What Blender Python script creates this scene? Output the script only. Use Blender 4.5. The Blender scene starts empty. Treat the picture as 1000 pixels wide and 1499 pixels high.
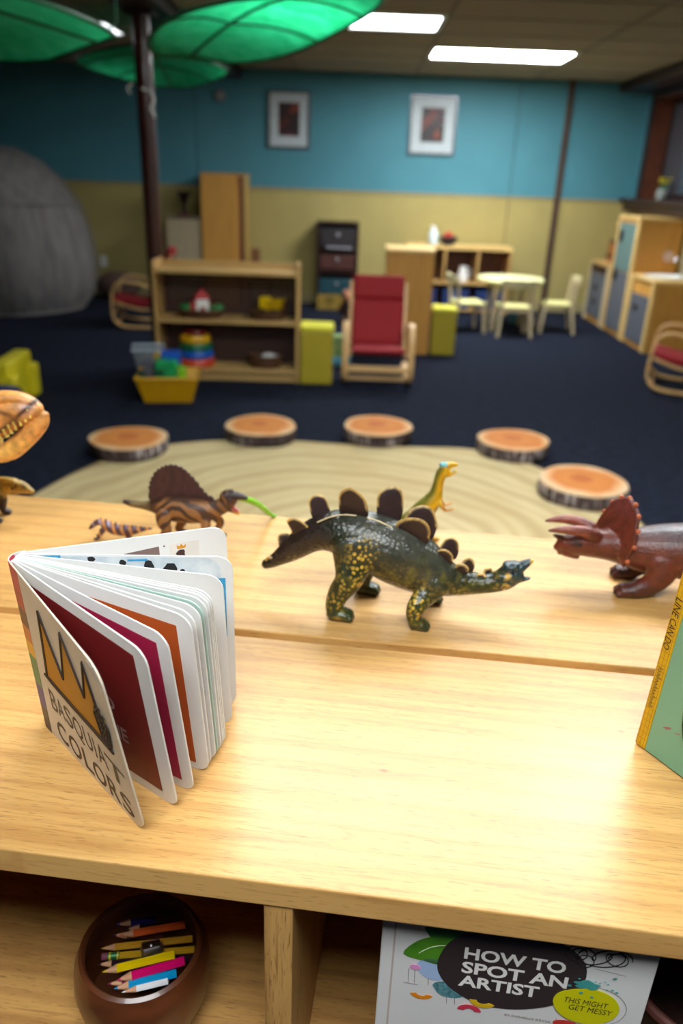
import bpy, bmesh, math, random
from mathutils import Vector, Matrix, noise as mnoise
random.seed(7)
R = math.radians
PI = math.pi
scene = bpy.context.scene
COL = scene.collection

# ------------------------------------------------------------------ camera
TH = math.atan(0.4375)                    # pitch down
RO = math.atan2(96, 2564)                 # small roll
CAM_H = 1.33
c_, s_ = math.cos(RO), math.sin(RO)
fwd = Vector((0, math.cos(TH), -math.sin(TH)))
r0 = Vector((1, 0, 0)); d0 = Vector((0, -math.sin(TH), -math.cos(TH)))
rt = c_ * r0 - s_ * d0
dn = s_ * r0 + c_ * d0
cd = bpy.data.cameras.new('camera')
cam = bpy.data.objects.new('camera', cd); COL.objects.link(cam)
cam.matrix_world = Matrix(((rt.x, -dn.x, -fwd.x, 0), (rt.y, -dn.y, -fwd.y, 0), (rt.z, -dn.z, -fwd.z, CAM_H), (0, 0, 0, 1)))
cd.sensor_fit = 'VERTICAL'; cd.sensor_height = 36.0; cd.sensor_width = 24.0
cd.lens = 36.0 * 1120 / 1499
cd.clip_start = 0.02; cd.clip_end = 60
cd.dof.use_dof = True; cd.dof.focus_distance = 0.64; cd.dof.aperture_fstop = 4.2
scene.camera = cam

# ------------------------------------------------------------------ world, exposure
world = bpy.data.worlds.new('world'); scene.world = world
world.use_nodes = True
world.node_tree.nodes['Background'].inputs[0].default_value = (0.42, 0.5, 0.62, 1)
world.node_tree.nodes['Background'].inputs[1].default_value = 0.12
scene.view_settings.view_transform = 'Standard'
scene.view_settings.look = 'None'
scene.view_settings.gamma = 1.0
scene.view_settings.use_curve_mapping = False
scene.view_settings.exposure = 0.9
LAMP = 15.0                                # radiance of the ceiling light diffusers

# ceiling lights: (x0, x1, y0, y1, strength factor, label)
CEIL = 2.32
LIGHTS = [
    (-0.62, 0.57, 5.86, 6.44, 0.4, 'rectangular ceiling light partly hidden by the large right green leaf'),
    (0.60, 1.79, 7.16, 7.75, 2.1, 'rectangular ceiling light nearest the blue back wall'),
    (-3.04, -1.85, 6.55, 7.12, 0.10, 'ceiling light glimpsed between the green leaves by the pole'),
    (-0.62, 0.57, 3.50, 4.09, 0.35, 'ceiling light directly above the largest green leaf'),
    (0.60, 1.79, 3.50, 4.09, 0.40, 'ceiling light above the round rug, right of the largest leaf'),
    (-0.62, 0.57, 1.66, 2.25, 0.7, 'ceiling light above the dinosaur shelf, left one of two'),
    (0.60, 1.79, 1.66, 2.25, 1.0, 'ceiling light above the dinosaur shelf, right one of two'),
    (-0.62, 0.57, -0.60, -0.01, 0.85, 'ceiling light just behind the camera'),
]

# ------------------------------------------------------------------ helpers
def lin(c):
    out = []
    for v in c[:3]:
        v = v / 255.0
        out.append(v / 12.92 if v <= 0.04045 else ((v + 0.055) / 1.055) ** 2.4)
    return (out[0], out[1], out[2], 1.0)

def new_mat(name):
    m = bpy.data.materials.new(name); m.use_nodes = True
    nt = m.node_tree
    return m, nt, nt.nodes['Principled BSDF']

def nd(nt, typ, **kw):
    n = nt.nodes.new(typ)
    for k, v in kw.items():
        if k.startswith('i_'):
            n.inputs[k[2:].replace('_', ' ')].default_value = v
        else:
            setattr(n, k, v)
    return n

def ramp(nt, fac, stops):
    r = nt.nodes.new('ShaderNodeValToRGB')
    el = r.color_ramp.elements
    while len(el) > 1: el.remove(el[0])
    el[0].position = stops[0][0]; el[0].color = stops[0][1]
    for p, c in stops[1:]:
        e = el.new(p); e.color = c
    nt.links.new(fac, r.inputs[0])
    return r.outputs[0]

def mapping(nt, scale=(1, 1, 1), coord='Object', rot=(0, 0, 0), loc=(0, 0, 0)):
    tc = nt.nodes.new('ShaderNodeTexCoord'); mp = nt.nodes.new('ShaderNodeMapping')
    mp.inputs['Scale'].default_value = scale; mp.inputs['Rotation'].default_value = rot; mp.inputs['Location'].default_value = loc
    nt.links.new(tc.outputs[coord], mp.inputs[0])
    return mp.outputs[0]

def mixc(nt, fac, a, b, mode='MIX'):
    n = nt.nodes.new('ShaderNodeMix'); n.data_type = 'RGBA'; n.blend_type = mode
    for sock, val in ((n.inputs[0], fac), (n.inputs[6], a), (n.inputs[7], b)):
        if isinstance(val, (int, float)): sock.default_value = val
        elif isinstance(val, tuple): sock.default_value = val
        else: nt.links.new(val, sock)
    return n.outputs[2]

def bump(nt, b, h, strength=0.3, dist=0.002):
    n = nt.nodes.new('ShaderNodeBump'); n.inputs['Strength'].default_value = strength; n.inputs['Distance'].default_value = dist
    nt.links.new(h, n.inputs['Height']); nt.links.new(n.outputs[0], b.inputs['Normal'])

MC = {}
def mat(col, rough=0.5, var=0.10, scale=25, bmp=0.0, metal=0.0, coat=0.0, stretch=(1, 1, 1), col2=None, name=None, trans=0.0, alpha=1.0, bd=0.002, emit=0.0, sheen=0.0):
    key = (col, rough, var, scale, bmp, metal, coat, stretch, col2, trans, alpha, bd, emit, sheen)
    if key in MC: return MC[key]
    m, nt, b = new_mat(name or 'paint')
    v = mapping(nt, stretch)
    n = nd(nt, 'ShaderNodeTexNoise'); n.inputs['Scale'].default_value = scale; n.inputs['Detail'].default_value = 4
    nt.links.new(v, n.inputs[0])
    c = lin(col)
    lo = tuple(x * (1 - var) for x in c[:3]) + (1,)
    hi = lin(col2) if col2 else tuple(min(1, x * (1 + var)) for x in c[:3]) + (1,)
    cs = ramp(nt, n.outputs[0], [(0.3, lo), (0.7, hi)])
    nt.links.new(cs, b.inputs['Base Color'])
    b.inputs['Roughness'].default_value = rough; b.inputs['Metallic'].default_value = metal
    b.inputs['Coat Weight'].default_value = coat
    b.inputs['Alpha'].default_value = alpha
    b.inputs['Transmission Weight'].default_value = trans
    if sheen: b.inputs['Sheen Weight'].default_value = sheen
    if emit:
        nt.links.new(cs, b.inputs['Emission Color']); b.inputs['Emission Strength'].default_value = emit
    if bmp: bump(nt, b, n.outputs[0], bmp, bd)
    MC[key] = m
    return m

WC = {}
def wood(light, dark, axis='x', staves=False, rough=0.38, pore=0.5, k=1.0, coat=0.0):
    key = (light, dark, axis, staves, rough, pore, k, coat)
    if key in WC: return WC[key]
    m, nt, b = new_mat('wood')
    def sc(a, c):
        return {'x': (a, c, c), 'y': (c, a, c), 'z': (c, c, a)}[axis]
    v1 = mapping(nt, sc(1.1 * k, 11 * k))
    n1 = nd(nt, 'ShaderNodeTexNoise'); n1.inputs['Scale'].default_value = 2.2; n1.inputs['Detail'].default_value = 6; n1.inputs['Distortion'].default_value = 0.9
    nt.links.new(v1, n1.inputs[0])
    v2 = mapping(nt, sc(9 * k, 260 * k))
    n2 = nd(nt, 'ShaderNodeTexNoise'); n2.inputs['Scale'].default_value = 1.4; n2.inputs['Detail'].default_value = 3
    nt.links.new(v2, n2.inputs[0])
    v3 = mapping(nt, sc(0.9 * k, 7 * k))
    w = nd(nt, 'ShaderNodeTexWave'); w.bands_direction = {'x': 'Y', 'y': 'X', 'z': 'X'}[axis]; w.inputs['Scale'].default_value = 1.6
    w.inputs['Distortion'].default_value = 9; w.inputs['Detail'].default_value = 3; w.inputs['Detail Scale'].default_value = 0.8
    nt.links.new(v3, w.inputs[0])
    L, D = lin(light), lin(dark)
    mid = tuple((a * .6 + d * .4) for a, d in zip(L, D))
    base = ramp(nt, n1.outputs[0], [(0.30, mid), (0.5, L), (0.62, L), (0.78, mid)])
    wv = ramp(nt, w.outputs[0], [(0.0, (0, 0, 0, 1)), (0.55, (0, 0, 0, 1)), (0.95, (1, 1, 1, 1))])
    f = nd(nt, 'ShaderNodeMath', operation='MULTIPLY'); nt.links.new(wv, f.inputs[0]); f.inputs[1].default_value = 0.30
    base = mixc(nt, f.outputs[0], base, D)
    pr = ramp(nt, n2.outputs[0], [(0.28, (pore, pore, pore, 1)), (0.43, (0, 0, 0, 1))])
    base = mixc(nt, pr, base, D)
    v7 = mapping(nt, sc(46 * k, 620 * k))
    n7 = nd(nt, 'ShaderNodeTexNoise'); n7.inputs['Scale'].default_value = 1.3; n7.inputs['Detail'].default_value = 2
    nt.links.new(v7, n7.inputs[0])
    p7 = ramp(nt, n7.outputs[0], [(0.30, (pore, pore, pore, 1)), (0.40, (0, 0, 0, 1))])
    base = mixc(nt, p7, base, tuple(q * .55 for q in D[:3]) + (1,))
    if staves:
        v4 = mapping(nt)
        bt = nd(nt, 'ShaderNodeTexBrick'); bt.inputs['Color1'].default_value = (1.0, 1.0, 1.0, 1); bt.inputs['Color2'].default_value = (0.78, 0.70, 0.60, 1)
        bt.inputs['Mortar'].default_value = (0.90, 0.84, 0.76, 1); bt.inputs['Mortar Size'].default_value = 0.0006; bt.inputs['Scale'].default_value = 1.0
        bt.inputs['Brick Width'].default_value = 0.62; bt.inputs['Row Height'].default_value = 0.098; bt.inputs['Mortar Smooth'].default_value = 1.0
        nt.links.new(v4, bt.inputs[0])
        base = mixc(nt, 0.45, base, bt.outputs[0], 'MULTIPLY')
        # fine cathedral growth lines
        v5 = mapping(nt, (2.2, 15, 1), loc=(.3, .12, 0))
        w2 = nd(nt, 'ShaderNodeTexWave'); w2.bands_direction = 'Y'; w2.inputs['Scale'].default_value = 2.4; w2.inputs['Distortion'].default_value = 7.0
        w2.inputs['Detail'].default_value = 5; w2.inputs['Detail Scale'].default_value = 1.3; w2.inputs['Detail Roughness'].default_value = 0.6
        nt.links.new(v5, w2.inputs[0])
        ln = ramp(nt, w2.outputs[0], [(0.80, (0, 0, 0, 1)), (0.93, (.42, .42, .42, 1)), (1.0, (.1, .1, .1, 1))])
        base = mixc(nt, ln, base, lin((186, 128, 70)))
        # small knots
        for (kx, ky, kr) in ((.0317, .1275, .0055), (-.2066, .1199, .0060), (-.26, .25, .006), (.25, .215, .004)):
            v6 = mapping(nt, (1 / (kr * 2.6), 1 / kr, 1), loc=(-kx / (kr * 2.6), -ky / kr, 0))
            nk = nd(nt, 'ShaderNodeTexNoise'); nk.inputs['Scale'].default_value = 2.2; nt.links.new(v6, nk.inputs[0])
            sx_ = nt.nodes.new('ShaderNodeSeparateXYZ'); nt.links.new(v6, sx_.inputs[0])
            cx_ = nt.nodes.new('ShaderNodeCombineXYZ'); nt.links.new(sx_.outputs[0], cx_.inputs[0]); nt.links.new(sx_.outputs[1], cx_.inputs[1])
            le = nd(nt, 'ShaderNodeVectorMath', operation='LENGTH'); nt.links.new(cx_.outputs[0], le.inputs[0])
            ml = nd(nt, 'ShaderNodeMath', operation='MULTIPLY_ADD'); nt.links.new(nk.outputs[0], ml.inputs[0]); ml.inputs[1].default_value = 1.0; nt.links.new(le.outputs['Value'], ml.inputs[2])
            kn = ramp(nt, ml.outputs[0], [(0.55, (.75, .75, .75, 1)), (0.98, (0, 0, 0, 1))])
            base = mixc(nt, kn, base, lin((120, 70, 36)))
    nt.links.new(base, b.inputs['Base Color'])
    b.inputs['Roughness'].default_value = rough
    b.inputs['Coat Weight'].default_value = coat; b.inputs['Coat Roughness'].default_value = 0.25
    bump(nt, b, n2.outputs[0], 0.12, 0.0006)
    WC[key] = m
    return m

class MB:
    """collects shapes into one mesh"""
    def __init__(s): s.v = []; s.f = []; s.fm = []; s.mi = 0
    def add(s, vs, fs, M=None):
        o = len(s.v)
        s.v += [(M @ Vector(p)) if M is not None else Vector(p) for p in vs]
        for f in fs:
            s.f.append([i + o for i in f]); s.fm.append(s.mi)
        return s
    def box(s, x0, x1, y0, y1, z0, z1, M=None):
        vs = [(x0, y0, z0), (x1, y0, z0), (x1, y1, z0), (x0, y1, z0), (x0, y0, z1), (x1, y0, z1), (x1, y1, z1), (x0, y1, z1)]
        return s.add(vs, [(0, 3, 2, 1), (4, 5, 6, 7), (0, 1, 5, 4), (1, 2, 6, 5), (2, 3, 7, 6), (3, 0, 4, 7)], M)
    def cyl(s, p0, p1, r0, r1=None, n=16, M=None):
        r1 = r0 if r1 is None else r1
        return s.tube([p0, p1], [r0, r1], n, M)
    def tube(s, pts, rad, n=12, M=None, closed=False):
        pts = [Vector(p) for p in pts]
        if not isinstance(rad, (list, tuple)): rad = [rad] * len(pts)
        vs = []; fs = []; N = len(pts); prev = None
        for i, p in enumerate(pts):
            if closed: t = pts[(i + 1) % N] - pts[i - 1]
            else: t = pts[min(i + 1, N - 1)] - pts[max(i - 1, 0)]
            t.normalize()
            if prev is None:
                a = Vector((0, 0, 1)) if abs(t.z) < 0.9 else Vector((1, 0, 0))
                u = t.cross(a).normalized()
            else:
                u = (prev - t * prev.dot(t)).normalized()
            prev = u; w = t.cross(u)
            for k in range(n):
                a = 2 * PI * k / n
                vs.append(p + (u * math.cos(a) + w * math.sin(a)) * rad[i])
        for i in range(N if closed else N - 1):
            j = (i + 1) % N
            for k in range(n):
                k2 = (k + 1) % n
                fs.append((i * n + k, i * n + k2, j * n + k2, j * n + k))
        if not closed:
            fs.append(tuple(range(n))); fs.append(tuple(range((N - 1) * n, N * n)))
        return s.add(vs, fs, M)
    def strip(s, pts, w, t, M=None, side=Vector((0, 1, 0))):
        """flat bent bar: path pts, width w along side, thickness t"""
        pts = [Vector(p) for p in pts]; vs = []; fs = []; N = len(pts)
        for i, p in enumerate(pts):
            tg = (pts[min(i + 1, N - 1)] - pts[max(i - 1, 0)]).normalized()
            nrm = tg.cross(side).normalized()
            for a, b in ((-1, -1), (1, -1), (1, 1), (-1, 1)):
                vs.append(p + side * (a * w / 2) + nrm * (b * t / 2))
        for i in range(N - 1):
            for k in range(4):
                fs.append((i * 4 + k, i * 4 + (k + 1) % 4, i * 4 + 4 + (k + 1) % 4, i * 4 + 4 + k))
        fs.append((0, 1, 2, 3)); fs.append(tuple(range(N * 4 - 4, N * 4)))
        return s.add(vs, fs, M)
    def lathe(s, prof, n=32, M=None, sx=1.0, sy=1.0):
        vs = []; fs = []; N = len(prof)
        for (r, z) in prof:
            for k in range(n):
                a = 2 * PI * k / n
                vs.append((max(r, 1e-5) * math.cos(a) * sx, max(r, 1e-5) * math.sin(a) * sy, z))
        for i in range(N - 1):
            for k in range(n):
                k2 = (k + 1) % n
                fs.append((i * n + k, i * n + k2, (i + 1) * n + k2, (i + 1) * n + k))
        fs.append(tuple(range(n))); fs.append(tuple(range((N - 1) * n, N * n)))
        return s.add(vs, fs, M)
    def sphere(s, c, r, nu=14, nv=9, M=None, sc=(1, 1, 1)):
        vs = []; fs = []
        for i in range(nv + 1):
            p = PI * i / nv
            for k in range(nu):
                a = 2 * PI * k / nu
                vs.append((c[0] + r * sc[0] * math.sin(p) * math.cos(a), c[1] + r * sc[1] * math.sin(p) * math.sin(a), c[2] + r * sc[2] * math.cos(p)))
        for i in range(nv):
            for k in range(nu):
                k2 = (k + 1) % nu
                fs.append((i * nu + k, i * nu + k2, (i + 1) * nu + k2, (i + 1) * nu + k))
        return s.add(vs, fs, M)
    def prism(s, poly, t0, t1, M=None):
        """poly in local x,z ; extruded along y from t0 to t1"""
        n = len(poly)
        vs = [(x, t0, z) for x, z in poly] + [(x, t1, z) for x, z in poly]
        fs = [tuple(range(n)), tuple(range(2 * n - 1, n - 1, -1))] + [(i, (i + 1) % n, n + (i + 1) % n, n + i) for i in range(n)]
        return s.add(vs, fs, M)
    def build(s, name, m, parent=None, smooth=False, bev=0.0, seg=2, loc=None, rot=None):
        me = bpy.data.meshes.new(name)
        me.from_pydata([tuple(p) for p in s.v], [], s.f)
        bm = bmesh.new(); bm.from_mesh(me)
        bmesh.ops.remove_doubles(bm, verts=bm.verts, dist=1e-6)
        bmesh.ops.recalc_face_normals(bm, faces=bm.faces)
        bm.to_mesh(me); bm.free()
        ms = m if isinstance(m, (list, tuple)) else [m]
        for q in ms: me.materials.append(q)
        if len(ms) > 1 and len(me.polygons) == len(s.fm):
            me.polygons.foreach_set('material_index', s.fm)
        if smooth:
            me.polygons.foreach_set('use_smooth', [True] * len(me.polygons))
            try: me.set_sharp_from_angle(angle=R(40))
            except Exception: pass
        o = bpy.data.objects.new(name, me); COL.objects.link(o)
        if parent is not None: o.parent = parent
        if loc is not None: o.location = loc
        if rot is not None: o.rotation_euler = rot
        if bev:
            b = o.modifiers.new('bevel', 'BEVEL'); b.width = bev; b.segments = seg; b.limit_method = 'ANGLE'; b.angle_limit = R(40)
            b.harden_normals = False
        return o

def bx(name, dims, m, parent=None, bev=0.002, **kw):
    return MB().box(*dims).build(name, m, parent, bev=bev, **kw)

def thing(name, label, cat, loc=(0, 0, 0), rz=0.0, group=None):
    o = bpy.data.objects.new(name, None); COL.objects.link(o)
    o.empty_display_size = 0.05
    o.location = loc; o.rotation_euler = (0, 0, rz)
    o['label'] = label; o['category'] = cat
    if group: o['group'] = group
    return o

def tag(o, label, cat, group=None):
    o['label'] = label; o['category'] = cat
    if group: o['group'] = group
    return o

def struct(o):
    o['kind'] = 'structure'; return o

def kids(o): return [c for c in bpy.data.objects if c.parent == o]

def dup(root, loc, rz, label, group=None):
    r = root.copy(); COL.objects.link(r); r.location = loc; r.rotation_euler = (0, 0, rz)
    r['label'] = label
    if group: r['group'] = group
    for ch in kids(root):
        c = ch.copy(); COL.objects.link(c); c.parent = r
        for g in kids(ch):
            d = g.copy(); COL.objects.link(d); d.parent = c
    return r

def rpoly(w, h, r, x0=0.0, z0=0.0, corners=(1, 1, 1, 1), n=5):
    """rounded rectangle polygon from (x0,z0); corners: bl, br, tr, tl"""
    P = []
    cs = [((x0 + r, z0 + r), PI, corners[0], (x0, z0)), ((x0 + w - r, z0 + r), 1.5 * PI, corners[1], (x0 + w, z0)),
          ((x0 + w - r, z0 + h - r), 0, corners[2], (x0 + w, z0 + h)), ((x0 + r, z0 + h - r), 0.5 * PI, corners[3], (x0, z0 + h))]
    for (c, a0, on, cr) in cs:
        if on:
            for i in range(n + 1):
                a = a0 + 0.5 * PI * i / n
                P.append((c[0] + r * math.cos(a), c[1] + r * math.sin(a)))
        else: P.append(cr)
    return P

def smooth_poly(pts, sub=4):
    """closed Catmull-Rom through 2D points"""
    out = []; n = len(pts)
    for i in range(n):
        p0, p1, p2, p3 = pts[i - 1], pts[i], pts[(i + 1) % n], pts[(i + 2) % n]
        for k in range(sub):
            t = k / sub
            out.append(tuple(0.5 * ((2 * p1[j]) + (-p0[j] + p2[j]) * t + (2 * p0[j] - 5 * p1[j] + 4 * p2[j] - p3[j]) * t * t + (-p0[j] + 3 * p1[j] - 3 * p2[j] + p3[j]) * t ** 3) for j in range(len(p1))))
    return out

def spline(pts, sub=6):
    """open Catmull-Rom for tuples of any length"""
    out = []; n = len(pts)
    for i in range(n - 1):
        p0 = pts[max(i - 1, 0)]; p1 = pts[i]; p2 = pts[i + 1]; p3 = pts[min(i + 2, n - 1)]
        for k in range(sub):
            t = k / sub
            out.append(tuple(0.5 * ((2 * p1[j]) + (-p0[j] + p2[j]) * t + (2 * p0[j] - 5 * p1[j] + 4 * p2[j] - p3[j]) * t * t + (-p0[j] + 3 * p1[j] - 3 * p2[j] + p3[j]) * t ** 3) for j in range(len(p1))))
    out.append(tuple(pts[-1]))
    return out

def lettering(name, text, m, parent, x, z, width, height, y=0.0, rot=0.0, shear=0.0, bold=0.0, face=-1, spacing=1.0):
    """flat printed text lying in the parent's local x-z plane, read from -y (face=-1) or +y"""
    cu = bpy.data.curves.new(name, 'FONT'); cu.body = text; cu.shear = shear; cu.offset = bold; cu.space_character = spacing
    cu.resolution_u = 3
    ob = bpy.data.objects.new('tmp', cu)
    me = ob.to_mesh()
    vs = [v.co.copy() for v in me.vertices]; fs = [tuple(p.vertices) for p in me.polygons]
    ob.to_mesh_clear(); bpy.data.objects.remove(ob)
    if not vs: return None
    x0 = min(v.x for v in vs); x1 = max(v.x for v in vs); y0 = min(v.y for v in vs); y1 = max(v.y for v in vs)
    mb = MB(); P = []
    for v in vs:
        a = (v.x - x0) / (x1 - x0) * width; b = (v.y - y0) / (y1 - y0) * height
        if face > 0: a = -a
        P.append((x + a * math.cos(rot) - b * math.sin(rot), y, z + a * math.sin(rot) + b * math.cos(rot)))
    mb.add(P, fs)
    return mb.build(name, m, parent)

def flat(name, poly, m, parent, y):
    return MB().prism(poly, y, y + 0.0002).build(name, m, parent)

def ell(cx, cz, rx, rz, n=28, rot=0.0, wob=0.0, ph=0.0):
    P = []
    for i in range(n):
        a = 2 * PI * i / n
        k = 1 + wob * math.sin(3 * a + ph) + wob * .6 * math.sin(5 * a + ph * 2)
        u = rx * k * math.cos(a); v = rz * k * math.sin(a)
        P.append((cx + u * math.cos(rot) - v * math.sin(rot), cz + u * math.sin(rot) + v * math.cos(rot)))
    return P

# ================================================================== SETTING
WALL_Y = 9.0; XR = 3.02; XL = -4.7; YF = -4.2
m_blue = mat((78, 134, 148), 0.55, 0.05, 3, 0.05, name='blue wall paint')
m_tan = mat((168, 152, 96), 0.6, 0.06, 3, 0.05, name='tan wall paint')
m_tan2 = mat((176, 160, 122), 0.7, 0.05, 3)
m_ceil = mat((164, 150, 132), 0.9, 0.10, 160, 0.3, name='ceiling tile')
m_grid = mat((120, 108, 94), 0.7, 0.06, 20)
m_dark = mat((44, 20, 14), 0.45, 0.25, 8, 0.1, name='dark brown stained wood')
m_brown = mat((92, 46, 26), 0.4, 0.25, 9, 0.1, stretch=(1, 6, 1), name='red brown wood')
m_white = mat((232, 230, 226), 0.4, 0.03, 30)
m_black = mat((22, 20, 22), 0.5, 0.15, 30)

# carpet
cm, nt, b = new_mat('navy carpet')
v = mapping(nt, (1, 1, 1))
n1 = nd(nt, 'ShaderNodeTexNoise'); n1.inputs['Scale'].default_value = 170; n1.inputs['Detail'].default_value = 3; nt.links.new(v, n1.inputs[0])
v2 = mapping(nt, (9, 26, 1), rot=(0, 0, 0.25))
n2 = nd(nt, 'ShaderNodeTexNoise'); n2.inputs['Scale'].default_value = 1.6; n2.inputs['Detail'].default_value = 4; nt.links.new(v2, n2.inputs[0])
a = ramp(nt, n2.outputs[0], [(0.3, lin((20, 23, 33))), (0.7, lin((38, 42, 57)))])
g = ramp(nt, n1.outputs[0], [(0.3, (0.6, 0.6, 0.6, 1)), (0.7, (1.3, 1.3, 1.3, 1))])
nt.links.new(mixc(nt, 1.0, a, g, 'MULTIPLY'), b.inputs['Base Color'])
b.inputs['Roughness'].default_value = 0.95; b.inputs['Specular IOR Level'].default_value = 0.05; bump(nt, b, n1.outputs[0], 0.6, 0.006)
for q_ in (m_blue, m_tan, m_tan2, m_ceil): q_.node_tree.nodes['Principled BSDF'].inputs['Specular IOR Level'].default_value = 0.2
struct(MB().box(XL, XR + 0.3, YF, WALL_Y + 0.1, -0.1, 0.0).build('floor', cm))

# back wall: backing with six proud panels (three above, three below), seams recessed
wb = struct(MB().box(XL - 0.1, XR + 0.4, WALL_Y + 0.012, WALL_Y + 0.1, 0, CEIL + 0.1).build('wall_back', m_dark))
seams = [XL, -1.688, 1.690, XR + 0.02]
for i in range(3):
    x0 = seams[i] + 0.004; x1 = seams[i + 1] - 0.004
    MB().box(x0, x1, WALL_Y, WALL_Y + 0.014, 1.200, CEIL).build('wall_panel', m_blue, wb, bev=0.002)
    MB().box(x0, x1, WALL_Y, WALL_Y + 0.014, 0.0, 1.178).build('wall_panel', m_tan, wb, bev=0.002)
struct(bx('trim_1', (XL, XR, WALL_Y - 0.012, WALL_Y + 0.012, 1.176, 1.202), mat((150, 136, 100), 0.5)))
struct(bx('baseboard_back', (XL, XR, WALL_Y - 0.014, WALL_Y, 0.0, 0.10), mat((160, 146, 104), 0.5)))
struct(bx('trim_2', (2.175, 2.233, WALL_Y - 0.035, WALL_Y, 0.0, CEIL), mat((74, 52, 42), 0.5, 0.15, 12)))

# ceiling: backing, grid bars, lay-in tiles each a piece
struct_ceil = struct(MB().box(XL, XR + 0.3, YF, WALL_Y, CEIL + 0.03, CEIL + 0.1).build('ceiling', m_grid))
gx = [-4.26, -3.05, -1.84, -0.625, 0.585, 1.80, 3.02]
gy0 = 7.755
tile_me = None
for i in range(len(gx) - 1):
    for k in range(-19, 3):
        y0 = gy0 + 0.61 * k; y1 = y0 + 0.61
        if y1 > WALL_Y + 0.01: y1 = WALL_Y
        if y1 - y0 < 0.05: continue
        lit = any(abs((gx[i] + gx[i + 1]) / 2 - (l[0] + l[1]) / 2) < 0.3 and abs((y0 + y1) / 2 - (l[2] + l[3]) / 2) < 0.31 for l in LIGHTS)
        if lit: continue
        w = gx[i + 1] - gx[i] - 0.02; d = y1 - y0 - 0.02
        o = MB().box(-w / 2, w / 2, -d / 2, d / 2, 0, 0.016).build('ceiling_tile', m_ceil, struct_ceil)
        o.location = ((gx[i] + gx[i + 1]) / 2, (y0 + y1) / 2, CEIL + random.uniform(-0.002, 0.002))
gb = MB()
for x in gx: gb.box(x - 0.012, x + 0.012, YF, WALL_Y, CEIL - 0.004, CEIL + 0.03)
for k in range(-19, 4):
    y = gy0 + 0.61 * k
    if y < WALL_Y: gb.box(XL, XR, y - 0.012, y + 0.012, CEIL - 0.003, CEIL + 0.03)
gb.build('ceiling_grid', m_grid, struct_ceil)

# other walls (closing the room)
struct(MB().box(XL - 0.1, XL, YF, WALL_Y, 0, CEIL + 0.1).build('wall_left', mat((40, 40, 42), 0.7)))
struct(MB().box(XL - 0.1, XR + 0.3, YF - 0.1, YF, 0, CEIL + 0.1).build('wall_front', mat((60, 56, 50), 0.7)))
wr = MB()
WY0, WY1, WZ0, WZ1 = 6.3, 8.74, 1.235, 2.16
wr.mi = 1; wr.box(XR, XR + 0.22, YF, WALL_Y, 0, WZ0 - 0.05); wr.mi = 0; wr.box(XR, XR + 0.22, YF, WALL_Y, WZ1, CEIL + 0.1)
wr.box(XR, XR + 0.22, WY1, WALL_Y, WZ0 - 0.05, WZ1); wr.box(XR, XR + 0.22, YF, WY0, WZ0 - 0.05, WZ1)
struct(wr.build('wall_right', [m_blue, m_tan]))
# soffit beam in the right corner and the long beam on the column
struct(bx('trim_3', (2.70, XR, YF, WALL_Y, 2.222, CEIL), m_dark, bev=0.006))
struct(bx('trim_4', (-1.47, -1.19, 0.5, WALL_Y, 2.225, CEIL), m_dark, bev=0.006))
# window in the right wall
win = struct(MB().box(XR + 0.16, XR + 0.20, WY0, WY1, WZ0, WZ0 + 0.05).box(XR + 0.16, XR + 0.20, WY0, WY1, WZ1 - 0.05, WZ1)
             .box(XR + 0.16, XR + 0.20, WY0, WY0 + 0.05, WZ0, WZ1).box(XR + 0.16, XR + 0.20, WY1 - 0.05, WY1, WZ0, WZ1).box(XR + 0.16, XR + 0.20, 7.5, 7.55, WZ0, WZ1)
             .build('window_1', m_dark, bev=0.003))
m_glass = mat((70, 74, 82), 0.12, 0.05, 4, name='grey window glass', coat=0.5)
MB().box(XR + 0.175, XR + 0.185, WY0 + 0.05, 7.5, WZ0 + 0.05, WZ1 - 0.05).build('pane', m_glass, win)
MB().box(XR + 0.175, XR + 0.185, 7.55, WY1 - 0.05, WZ0 + 0.05, WZ1 - 0.05).build('pane', m_glass, win)
jb = MB().box(XR - 0.005, XR + 0.22, WY1 - 0.012, WY1 + 0.01, WZ0 - 0.04, WZ1).box(XR - 0.005, XR + 0.22, WY0 - 0.01, WY0 + 0.012, WZ0 - 0.04, WZ1).box(XR - 0.005, XR + 0.22, WY0, WY1, WZ1 - 0.012, WZ1 + 0.01)
jb.build('window_jamb', m_brown, win)
cs = MB().box(XR - 0.03, XR, WY1, WY1 + 0.10, WZ0 - 0.05, WZ1 + 0.06).box(XR - 0.03, XR, WY0 - 0.1, WY0, WZ0 - 0.05, WZ1 + 0.06).box(XR - 0.03, XR, WY0, WY1, WZ1, WZ1 + 0.06)
cs.build('window_casing', m_dark, win, bev=0.004)
MB().box(2.86, XR + 0.2, WY0 - 0.1, 8.93, WZ0 - 0.05, WZ0 - 0.005).build('window_sill', m_dark, win, bev=0.004)
MB().box(2.90, XR, WY0 - 0.1, 8.90, 1.105, WZ0 - 0.05).build('window_apron', m_dark, win, bev=0.004)

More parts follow.
